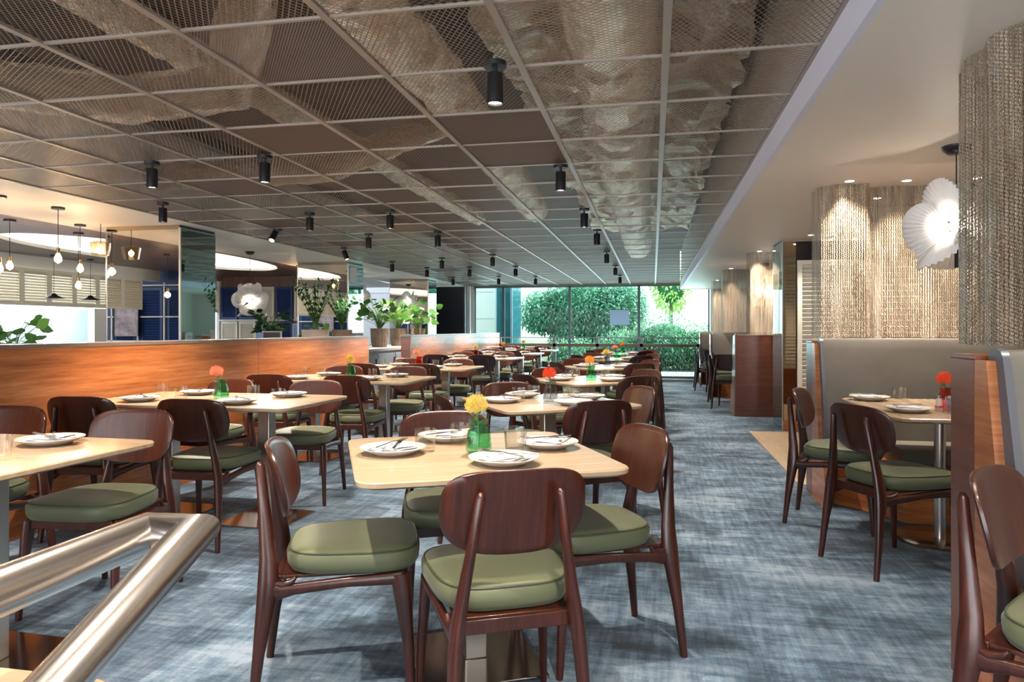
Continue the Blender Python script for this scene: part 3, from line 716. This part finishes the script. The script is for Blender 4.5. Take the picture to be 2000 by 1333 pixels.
curtain([(1.19,5.75),(1.20,5.52),(1.30,5.46),(1.52,5.46)], 1.14, SOFF-.002, 'narrow bronze chain curtain at the aisle end of the tall bench', .01, 30)
curtain([(1.52,5.60),(1.8,5.62),(2.4,5.62),(3.1,5.6)], 1.14, SOFF-.002, 'wide bronze chain curtain above the tall taupe bench', .014, 22)
curtain([(1.26,10.2),(1.30,10.1),(1.6,10.08),(2.4,10.1)], 1.12, SOFF-.002, 'chain curtain over the wide red wood bench back', .012, 24)
curtain([(1.20,13.2),(1.22,13.0),(1.32,12.9),(1.5,12.95),(2.2,13.1)], 1.14, SOFF-.002, 'chain curtain in the middle of the far right side', .012, 24)
curtain([(1.25,16.1),(1.27,15.95),(1.38,15.9),(1.8,16.0)], 1.14, SOFF-.002, 'chain curtain nearest the end window', .012, 24)
# downlights in the right soffit, above the curtains
def make_downlight():
    r = empty('downlight', (0,0,0), 0, '', 'light')
    MB().lathe([(.045,0),(.045,-.004),(.03,-.004),(.03,0)], 20).build('trim_ring', M['white'], r); MB().lathe([(.03,-.001),(.03,-.003)], 16).build('lens', M['lens'], r)
    l = lamp('downlight_beam', 'SPOT', (0,0,-.01), 62, WARM, (0,0,0), .03, spot=95, blend=.8); l.parent = r; return r
DL = Proto(make_downlight())
for i, (x, y, l) in enumerate(((1.36,5.36,'at the top of the narrow chain curtain'), (1.75,5.42,'above the left part of the tall taupe bench'), (2.2,5.42,'above the right part of the tall taupe bench'),
                 (1.50,2.36,'above the bench nearest the camera'), (1.72,8.35,'before the bronze mirrored column'), (1.40,9.95,'above the wide red wood bench back'), (1.75,9.95,'above the right part of the red wood bench back'),
                 (1.72,3.6,'added as fill over the near booth table behind the chain curtain'), (1.45,1.35,'added as fill over the seat nearest the camera at the right edge'), (1.32,12.7,'above the middle bench of the far right side'), (1.35,15.7,'above the bench nearest the end window'), (1.75,6.1,'over the passage with the blond wood floor'))):  # the two over booth table and right-edge seat are added fill, out of view
    DL.place((x, y, SOFF-.0005), 0, 'small recessed downlight '+l, 'recessed downlights')

# ------------------------------------------------------------------ petal lamps
def make_petal(scale, seed, cord):
    random.seed(seed); r = empty('petal_pendant', (0,0,0), 0, '', 'lamp')
    MB().lathe([(0,0),(.075,0),(.072,-.02),(.045,-.045),(0,-.05)][::-1], 24).build('canopy', M['black_metal'], r)
    MB().tube([(0,0,-.04),(0,0,-cord)], .004, 6).build('cord', M['black'], r)
    c = Vector((0,0,-cord-.05*scale))
    MB().tube([(0,0,-cord),(0,0,-cord-.35*scale)], .010, 8).build('stem', M['black_metal'], r)
    MB().lathe([(0,-.035*scale),(.03*scale,-.01),(.032*scale,.012),(0,.04*scale)], 14, (0,0,-cord-.16*scale)).build('bulb', plain('petal_bulb', (1,1,1), .4, emis=(1,.88,.7), es=10), r)
    specs = [(0,62,0),(120,55,10),(240,60,-10),(60,5,70),(180,12,60),(300,0,75),(10,-50,15),(130,-55,-10),(250,-48,5),(215,30,35)]
    for k, (az, el, rl) in enumerate(specs):
        d = Vector((math.cos(R(el))*math.cos(R(az)), math.cos(R(el))*math.sin(R(az)), math.sin(R(el))))
        wv = Vector((-math.sin(R(az)), math.cos(R(az)), 0)); wv = Matrix.Rotation(R(rl), 3, d) @ wv; nn = d.cross(wv)
        L = .235*scale*random.uniform(.85, 1.05); n = 36; vs = []; base = Vector((0,0,-cord-.16*scale))+d*.025*scale
        for rr in (.06, .5, 1.0):
            for j in range(n+1):
                th = R(-66+132*j/n); rd = L*rr*math.cos(th)**.45; pl = .006*scale*rr*(1 if j % 2 else -1)
                vs.append(base+d*(rd*math.cos(th))+wv*(rd*math.sin(th)*.92)+nn*(pl+.10*L*rr*rr*(1-2*abs(math.sin(th)))))
        fs = [(q*(n+1)+j, q*(n+1)+j+1, (q+1)*(n+1)+j+1, (q+1)*(n+1)+j) for q in (0, 1) for j in range(n)]
        o = MB().add(vs, fs).build('petal', M['petal'], r, angle=5)
        sm = o.modifiers.new('thick', 'SOLIDIFY'); sm.thickness = .002
    l = lamp('petal_glow', 'POINT', (0,0,-cord-.16*scale), 15, (1,.88,.74), size=.05); l.parent = r
    return r
PT = Proto(make_petal(1.25, 4, .26))
PT.place((1.70, 4.46, SOFF), R(200), 'white pleated petal pendant behind the near chain curtain', 'white petal pendants')
PT.place((1.74, 11.8, SOFF), R(200), 'white petal pendant above the booth behind the red wood bench back', 'white petal pendants')
a_ = Proto(make_petal(1.3, 9, .56)).place((-6.1, 9.9, CEIL), R(60), 'white petal pendant hanging in the left room between two mirrored pillars', 'white petal pendants')
PT.place((-6.4, 14.6, CEIL), R(100), 'white petal pendant behind the woven pots', 'white petal pendants')

# ------------------------------------------------------------------ bulb pendants in the left room
def make_pendant(cord):
    r = empty('bulb_pendant', (0,0,0), 0, '', 'lamp')
    MB().lathe([(0,0),(.06,0),(.06,-.02),(0,-.022)][::-1], 20).build('canopy', M['black_metal'], r)
    MB().tube([(0,0,-.02),(0,0,-cord)], .0035, 6).build('cord', M['black'], r)
    MB().lathe([(0,0),(.016,0),(.019,-.05),(.0,-.055)][::-1], 14, (0,0,-cord)).build('socket', M['brass'], r)
    MB().lathe([(0,-.05),(.015,-.055),(.034,-.10),(.030,-.13),(.0,-.152)][::-1], 18, (0,0,-cord)).build('bulb', M['bulb'], r)
    l = lamp('bulb_glow', 'POINT', (0,0,-cord-.1), 24, (1,.66,.36), size=.04); l.parent = r; return r
PA, PB, PC = Proto(make_pendant(.40)), Proto(make_pendant(.55)), Proto(make_pendant(.34))
PA.place((-5.73, 5.93, CEIL), 0, 'bare bulb pendant on a black cord, right of the cluster at the left edge', 'bare bulb pendants')
PB.place((-5.74, 5.30, CEIL), 0, 'bare bulb pendant lowest at the left edge of the picture', 'bare bulb pendants')
PA.place((-6.9, 6.50, CEIL), 0, 'bare bulb pendant just behind the lowest one at the left edge', 'bare bulb pendants')
PA.place((-6.42, 6.95, CEIL), 0, 'bare bulb pendant beside the left edge of the nearest mirrored pillar', 'bare bulb pendants')
PB.place((-7.0, 7.55, CEIL), 0, 'lower bare bulb pendant between the shutters and the nearest pillar', 'bare bulb pendants')
PC.place((-6.5, 12.2, CEIL), 0, 'bare bulb pendant beyond the second mirrored pillar', 'bare bulb pendants')
PC.place((-7.0, 3.2, CEIL), 0, 'bare bulb pendant seen in the mirror of the nearest pillar, higher one', 'bare bulb pendants')
PB.place((-7.6, 4.4, CEIL), 0, 'bare bulb pendant seen in the mirror of the nearest pillar, lower one', 'bare bulb pendants')
def make_amber():
    r = empty('glass_shade_pendant', (0,0,0), 0, '', 'lamp')
    MB().tube([(0,0,0),(0,0,-.22)], .0035, 6).build('cord', M['black'], r)
    MB().lathe([(.04,-.20),(.11,-.22),(.085,-.36)], 24).build('shade', M['amber_glass'], r)
    MB().lathe([(0,-.24),(.03,-.27),(.03,-.30),(0,-.33)][::-1], 14).build('bulb', M['bulb_far'], r); return r
AM = Proto(make_amber())
AM.place((-6.6, 9.6, CEIL), 0, 'amber glass shade pendant above the white petal lamp in the left room', 'amber shade pendants')
AM.place((-6.15, 6.95, CEIL), 0, 'amber glass shade pendant touching the left edge of the nearest mirrored pillar', 'amber shade pendants')
AM.place((-6.85, 12.9, CEIL), 0, 'amber glass shade pendant farthest away in the left room', 'amber shade pendants')
def make_dome(mat):
    r = empty('dome_pendant', (0,0,0), 0, '', 'lamp')
    MB().lathe([(0,.002),(.05,.002),(.05,-.02),(0,-.02)][::-1], 16).build('canopy', M['black'], r)
    MB().tube([(0,0,0),(0,0,-.62)], .003, 6).build('cord', M['black'], r)
    MB().lathe([(.03,-.62),(.05,-.65),(.16,-.70),(.155,-.70),(.04,-.66)], 24).build('shade', mat, r); return r
DB = Proto(make_dome(M['black_metal'])); DW = Proto(make_dome(M['petal']))
DB.place((-9.5, 9.75, CEIL), 0, 'flat black pendant shade left, before the pale servery', 'flat black pendants'); DB.place((-9.45, 10.45, CEIL), 0, 'flat black pendant shade right, before the pale servery', 'flat black pendants')
DW.place((-9.2, 13.4, CEIL), 0, 'white dome pendant beside the nearest mirrored pillar', 'white dome pendants'); 

# ------------------------------------------------------------------ ceiling spots
def make_spot():
    r = empty('ceiling_spotlight', (0,0,0), 0, '', 'light')
    MB().lathe([(0,0),(.052,0),(.052,-.022),(0,-.023)][::-1], 24).build('mount', M['black'], r)
    MB().tube([(0,0,-.02),(0,0,-.06)], .010, 8).build('stem', M['black'], r)
    b = MB().lathe([(0,-.05),(.036,-.051),(.038,-.055),(.038,-.185),(.032,-.186),(.030,-.175),(0,-.174)][::-1], 24).build('body', M['black_metal'], r)
    MB().lathe([(0,-.1745),(.029,-.1745),(.029,-.178),(0,-.179)][::-1], 18).build('lens', M['lens'], b)
    l = lamp('spot_beam', 'SPOT', (0,0,-.19), 135, WARM, (0,0,0), .018, spot=100, blend=.5); l.parent = b
    return r
SP = Proto(make_spot())
spots = [(967,120,'largest, near the top centre of the picture'),(297,315,'left of the pair on the warm left side'),(517,303,'right of the pair on the warm left side'),(1095,322,'second along the line above the middle row'),
 (318,395,'above the left edge of the mesh ceiling before the nearest pillar'),(605,415,'above the second table along the partition'),(762,410,'left of the third one along the middle line'),(720,456,'above the third table along the partition'),(855,452,'beyond the closed brown ceiling square'),
 (1141,407,'third along the line above the middle row'),(1166,448,'fourth along the line above the middle row'),(543,447,'shining straight at the camera near the left ceiling edge'),(672,483,'tilted one at the left ceiling edge'),(766,510,'above the planter gap'),(834,522,'before the third pillar'),
 (962,497,'left of the far middle line'),(863,503,'above the far partition, nearer one'),(1185,490,'fifth along the line above the middle row'),(1202,518,'sixth along the line above the middle row'),(1211,537,'last along the line above the middle row'),(885,541,'beside the black panel'),
 (917,521,'above the far partition, farther one'),(1007,520,'right of the far partition line'),(974,540,'near the left part of the end window'),(1046,540,'near the tree seen in the end window')]
for i, (u, v, l) in enumerate(spots):
    p = at(u, v, CEIL); o = SP.place((p.x, p.y, CEIL-.004), 0 if u in (672, 543) else R(17*i), 'black cylinder ceiling spotlight, '+l, 'black ceiling spotlights')
    if u in (672, 543):
        for ch in o.children:
            if ch.name.startswith('body'): ch.rotation_euler = (0, R(-22), 0) if u == 672 else (R(-38), 0, 0); ch.location = (-.022,0,-.005) if u == 672 else (0,-.03,-.01)
for x, y, l in ((-2.45, 1.75, 'above the nearest table along the partition'), (-.95, 1.35, 'above the front side of the nearest table'), (.25, .8, 'nearest the camera over the aisle')):
    SP.place((x, y, CEIL-.004), 0, 'black cylinder ceiling spotlight, '+l, 'black ceiling spotlights')

# ------------------------------------------------------------------ plenum ducts
random.seed(5)
def duct(pts, r_, label, n=20):
    P = [Vector(p) for p in pts]; res = []
    for a, b in zip(P, P[1:]):
        k = max(2, int((b-a).length/.12))
        for j in range(k): res.append(a+(b-a)*j/k)
    res.append(P[-1]); mb = MB(); mb.tube(res, [r_*random.uniform(.93, 1.06) for _ in res], n)
    mb.v = [(x+random.uniform(-.012,.012), y+random.uniform(-.02,.02), z+random.uniform(-.012,.012)) for x, y, z in mb.v]
    return tag(mb.build('foil_duct', M['foil'], angle=12), label, 'duct', 'foil ducts above the mesh ceiling')
duct([(-.3,-2,2.78),(-.2,3,2.78),(-.28,7,2.8),(-.28,14,2.8)], .24, 'wide foil duct above the mesh over the middle row')
duct([(-1.6,-2,2.75),(-1.3,4.2,2.75),(-1.5,9,2.75)], .17, 'foil duct left of the widest one above the mesh')
duct([(-6.2,2.6,2.85),(-3.4,4.1,2.72),(-2.6,4.0,2.72),(-2.1,3.5,3.3)], .15, 'bent foil duct crossing above the warm left side')
duct([(-6.3,6.6,2.8),(-3.0,6.2,2.72),(-2.1,6.9,3.3)], .14, 'bent foil duct above the second table along the partition')
duct([(-3.4,-1,3.15),(-3.2,5,3.15),(-3.0,12,3.15)], .13, 'thin foil duct above the left row')
mb = MB(); rows_ = []
for i in range(121):
    rows_.append([(-1.1+1.75*j/16+random.uniform(-.04,.04), -1+15*i/120+random.uniform(-.04,.04), 3.14+.05*math.sin(i*.37+j)+random.uniform(-.035,.035)) for j in range(17)])
mb.sheet(rows_); tag(mb.build('foil_blanket', M['foil'], angle=5), 'crinkled foil insulation blanket above the mesh beside the soffit', 'insulation')
mb = MB(); mb.box(-4.6,-4.5,-2,16,3.1,3.2)
tag(mb.build('cable_tray', M['black_metal']), 'dark cable tray above the mesh ceiling', 'tray')

# ------------------------------------------------------------------ handrail and counter in the foreground
r = empty('stair_handrail', (-.667, .0, 0), 0, 'brushed steel stair handrail in the bottom left foreground', 'handrail')
MB().tube([(0,-1.2,.932),(0,.836,.926),(.068,.836,.928),(.090,.58,.842),(.090,-.5,.450)], .0262, 28).build('rail', M['rail_steel'], r, angle=25)
MB().tube([(0,-.35,.932),(0,-.35,0)], .02, 16).build('post', M['rail_steel'], r); MB().tube([(.09,-.4,.49),(.09,-.4,0)], .02, 16).build('post', M['rail_steel'], r)
r = empty('side_counter', (-1.15, .55, 0), 0, 'pale wood counter top at the bottom left corner under the handrail', 'counter')
MB().loft([[(x, y, z) for x, y, _ in rrect(1.0,.48,.06,0)] for z in (.72,.75)]).build('counter_top', M['oak'], r, bevel=.003)
MB().box(-.42,.38,-.18,.16,0,.72).build('cabinet', M['teak_dark'], r)

# ------------------------------------------------------------------ balustrade at the end
r = empty('balustrade', (-3.6, RAIL_Y, 0), 0, 'dark metal balustrade with wavy bars before the end window', 'railing'); L = 4.65
MB().box(0, L, -.02, .02, .985, 1.01).build('top_rail', M['window_frame'], r); MB().box(0, L, -.03, .03, .79, .86).build('middle_rail', plain('bronze_rail', (.075,.06,.05), .4, .3), r)
MB().box(0, L, -.025, .025, .07, .13).build('bottom_rail', M['window_frame'], r)
for px in (0, 1.3, 2.3, 3.3, L-.09): MB().box(px, px+.07 if px < 4 else px+.09, -.03, .03, 0, .99 if px < 4 else .86).build('post', M['window_frame'], r)
mb = MB()
for k in range(88):
    x = .06+k*(L-.14)/88; s_ = 1 if k % 2 else -1
    mb.tube([(x+s_*.014*math.sin(PI*2*j/8*1.0+.0), 0, .13+(.66)*j/12) for j in range(13)], .004, 4)
tag(mb.build('wavy_bars', plain('teal_grey_bar', (.16,.22,.23), .4, .3), r), kind='stuff')
# black panel and post at the far left
r = empty('dark_screen', (-5.42, 18.3, 0), 0, 'black upright panel between the last pillar and the end window', 'screen')
x0, _ = atY(851, 18.3); x1, _ = atY(907, 18.3); r.location.x = x0; wd = x1-x0
MB().box(0, wd, -.02, .02, 1.02, 2.33).build('display', M['dark_panel'], r, bevel=.004); MB().box(-.03,0,-.03,.03,0,2.36).box(wd,wd+.03,-.03,.03,0,2.36).box(0,wd,.02,.03,0,1.02).build('frame', M['grey_frame'], r)
r = empty('door_post', (-5.0+.05, 18.9, 0), 0, 'pale door post with a dark seal left of the end window', 'post')
MB().box(-.10,.0,-.04,.04,0,CEIL-.01).build('post_body', M['white'], r); MB().box(-.14,-.10,-.03,.03,0,CEIL-.01).build('seal', M['black'], r)
r = empty('wall_speaker', (-5.35, 11.9, 2.18), R(-40), 'small white loudspeaker below the left ceiling beside the second pillar', 'speaker')
MB().box(-.10,.10,-.09,.09,-.13,.13).build('cabinet', plain('white_plastic', (.75,.75,.77), .5), r, bevel=.015); MB().box(-.02,.02,-.02,.02,.13,.215).build('bracket', M['grey_frame'], r)

# ------------------------------------------------------------------ planter counter with pots
r = empty('planter_cabinet', (-4.5, 8.6, 0), 0, 'pale blue planter cabinet seen through the gap between the partitions', 'cabinet')
MB().box(-.4,.4,0,4.6,.86,.90).build('top', M['stone'], r); MB().box(-.38,.38,.02,4.58,0,.86).build('body', M['cabinet'], r)
for k in range(6): MB().box(.38,.395,.06+.75*k,.77+.75*k,.08,.82).build('door', M['cabinet'], r, bevel=.003)
for k in range(6): MB().box(.395,.41,.70+.75*k,.715+.75*k,.45,.75).build('handle', M['black_metal'], r)
def leafquad(mb, p, d, L, w_, up=Vector((0,0,1))):
    d = d.normalized(); s_ = d.cross(up); s_ = s_.normalized() if s_.length > .01 else Vector((1,0,0)); nn = s_.cross(d)
    mb.add([p, p+d*L*.35+s_*w_*.5+nn*.0, p+d*L*.7+s_*w_*.38-up*L*.05, p+d*L-up*L*.12, p+d*L*.7-s_*w_*.38-up*L*.05, p+d*L*.35-s_*w_*.5], [(0,1,2,3),(0,3,4,5)])
def zz_plant(root, h, n, seed, spread=.5, leaf=(.07,.035), mat='leaf_dark', z0=0):
    random.seed(seed); mb = MB(); st = MB()
    for i in range(n):
        a = i*2.4+random.uniform(-.3,.3); tl = random.uniform(.1, spread); hh = h*random.uniform(.6, 1)
        pts = [Vector((0,0,z0))+Vector((math.cos(a)*tl*t_**1.4*hh, math.sin(a)*tl*t_**1.4*hh, hh*t_*(1-.12*t_*tl))) for t_ in [j/8 for j in range(9)]]
        st.tube(pts, [.006*(1-.6*j/8) for j in range(9)], 5)
        for j in range(2, 9):
            for s_ in (-1, 1):
                t_ = (pts[j]-pts[j-1]).normalized(); sd = t_.cross(Vector((math.sin(a*3+i), math.cos(a*3+i), .2))).normalized()*s_
                leafquad(mb, pts[j], sd+t_*.8, leaf[0]*random.uniform(.8,1.2), leaf[1])
    st.build('stems', M['stem'], root); tag(mb.build('leaves', M[mat], root), kind='stuff')
def broad_plant(root, h, n, seed, spread, ls, mat='leaf', z0=0):
    random.seed(seed); mb = MB(); st = MB()
    for i in range(n):
        a = i*2.4; hh = h*random.uniform(.35, 1); sp = spread*random.uniform(.3, 1); e = Vector((math.cos(a)*sp, math.sin(a)*sp, z0+hh))
        st.tube([(0,0,z0),(e.x*.3,e.y*.3,z0+hh*.6),e], .004, 5); leafquad(mb, e, Vector((math.cos(a), math.sin(a), random.uniform(-.3,.7))), ls*random.uniform(.8,1.2), ls*.8, Vector((random.uniform(-.9,.9), random.uniform(-.9,.9), .6)).normalized())
    st.build('stems', M['stem'], root); tag(mb.build('leaves', M[mat], root), kind='stuff')
def pot(root, r_, h, mat, woven=False):
    mb = MB()
    prof = [(0,0),(r_*.8,0),(r_*.92,h*.3),(r_,h),(r_*.9,h),(r_*.86,h*.9),(0,h*.88)]
    mb.lathe(prof, 48 if woven else 32, rib=.03 if woven else 0, ribn=16); mb.build('pot', mat, root)
for (u, Y, kind, lab) in ((616, 9.1, 'z', 'tall leafy zz plant in a round beige pot above the partition'), (668, 9.8, 'z2', 'dark green plant in a pale pot before the second pillar'),
                          (741, 11.05, 'b', 'broad-leaved plant in a woven pot, left of the pair in the gap'), (778, 11.9, 'b2', 'broad-leaved plant in a woven pot, right of the pair in the gap'), (815, 12.7, 'b3', 'leafy plant behind the start of the far partition')):
    x, _ = atY(u, Y); r = empty('potted_plant', (x, Y, .9005), 0, lab, 'plant', 'potted plants on the planter cabinet')
    if kind == 'z': pot(r, .19, .29, M['terracotta']); zz_plant(r, .78, 26, 3, .62, z0=.26)
    elif kind == 'z2': pot(r, .15, .29, M['basket']); zz_plant(r, .62, 20, 5, .5, z0=.26)
    else: pot(r, .145, .31, M['basket'], True); broad_plant(r, .52 if kind != 'b3' else .45, 46, 7+len(kind), .36, .15, z0=.26)
x, _ = atY(527, 9.5); r = empty('potted_plant', (x, 9.5, .78), 0, 'dark bushy potted plant below the white petal lamp in the left room', 'plant'); pot(r, .14, .25, M['basket']); broad_plant(r, .45, 60, 21, .26, .12, 'leaf_dark', z0=.22)
MB().box(-.6,.6,-.3,.3,-.78,0).build('stand', M['cabinet'], r)
r = empty('potted_plant', (-8.0, 7.6, .62), 0, 'fiddle leaf fig before the pale servery at the far left', 'plant'); pot(r, .14, .25, M['basket']); broad_plant(r, .48, 26, 31, .28, .2, 'leaf', z0=.22)
MB().box(-.5,.5,-.3,.3,-.62,0).build('stand', M['cabinet'], r)
x, _ = atY(556, 9.6); r = empty('menu_board', (x, 9.25, 1.0), 0, 'small white framed board behind the partition beside the beige pot', 'board')
MB().box(-.15,.15,-.01,.01,0,.17).build('frame', M['white'], r); MB().box(-.13,.13,-.014,-.01,.02,.15).build('print', plain('dark_print', (.12,.1,.1), .5), r)
MB().box(-.01,.01,-.01,.01,-1.0,0).build('foot', M['white'], r)

# ------------------------------------------------------------------ garden outside
struct('trim_9', MB().box(-40, 40, WIN_Y+.3, 80, -.3, -.05), M['ground'])
def foliage(name, blobs, n, size, mat, label, seed, trunk=None):
    random.seed(seed); r = empty(name, (blobs[0][0], blobs[0][1], 0), 0, label, 'tree' if trunk else 'hedge'); mb = MB(); o = Vector((blobs[0][0], blobs[0][1], 0))
    tot = sum(b[3]*b[5] for b in blobs)
    for (x, y, z, rx, ry, rz_) in blobs:
        for k in range(int(n*rx*rz_/tot)):
            d = Vector((random.gauss(0,1), random.gauss(0,1), random.gauss(0,1))).normalized(); q = random.uniform(.72, 1.06)
            p = Vector((x+d.x*rx*q, y+d.y*ry*q, z+d.z*rz_*q))-o
            if p.z < 0: continue
            leafquad(mb, p, d+Vector((random.uniform(-.9,.9), random.uniform(-.9,.9), random.uniform(-1.2,.3))), size*random.uniform(.7,1.3), size*.42)
    tag(mb.build('leaves', M[mat], r), kind='stuff')
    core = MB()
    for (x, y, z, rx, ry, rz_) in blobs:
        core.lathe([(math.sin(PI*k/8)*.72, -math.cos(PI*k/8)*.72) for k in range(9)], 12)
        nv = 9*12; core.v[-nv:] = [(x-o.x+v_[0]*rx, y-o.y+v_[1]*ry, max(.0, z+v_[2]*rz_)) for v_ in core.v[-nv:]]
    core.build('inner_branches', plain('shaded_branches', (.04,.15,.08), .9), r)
    if trunk: MB().tube(trunk, [.12,.09,.06], 8).build('trunk', plain('bark', (.20,.16,.12), .9), r)
    return r
foliage('garden_tree', [(-2.5,25.2,1.9,1.5,1.3,1.25),(-3.9,25,1.8,.9,1.0,.75),(-1.3,25,1.4,1.15,1.2,1.35),(-2.6,25,.9,1.0,1.0,.9),(-1.0,25.4,2.1,.8,1,.8)], 30000, .13, 'bush', 'large green bush filling the middle panes of the end window', 2, [(-.6,0,0),(-.5,0,1),(-.2,.1,2)])
foliage('garden_hedge', [(.35,22.2,.7,1.15,.9,.95),(1.55,22.3,.6,1.1,.9,.75),(2.8,22.3,.6,1.2,.9,.8),(-.9,22.1,.4,1.0,.8,.75),(-2.4,22.1,.3,1.1,.8,.6)], 15000, .10, 'hedge', 'dense green hedge outside the right pane of the end window', 4)
foliage('garden_tree', [(.8,33,3.2,.9,.8,1.2),(.3,33,4.0,.8,.7,.8)], 1500, .22, 'lime', 'light lime green tree behind the hedge', 6, [(0,0,0),(0,0,1.5),(0,0,3)])
foliage('garden_tree', [(3.4,30,2.8,1.0,1,1.2),(4.1,30,1.6,1.2,1,1.2)], 2500, .16, 'hedge', 'thin tree at the right edge of the end window', 8, [(0,0,0),(0,0,1.2),(0,0,2.4)])
r = empty('white_building', (-6.6, 20.6, 0), 0, 'white panelled building outside the left pane', 'building')
MB().box(-3, 1.95, 0, 1.8, -.1, 4).build('wall', M['building'], r); MB().box(1.95, 2.42, .3, 1.8, -.1, 2.9).build('glass_corner', M['blue_glass'], r)
MB().box(1.93,2.5,.2,1.8,2.9,3.1).box(2.18,2.22,.26,.30,0,2.9).box(2.38,2.44,.25,.30,0,2.9).build('frame', plain('blue_grey_frame', (.25,.32,.40), .4), r)
for z in (.7, 1.5, 2.3): MB().box(-3,1.952,-.004,0,z,z+.012).build('joint', M['grey_frame'], r)
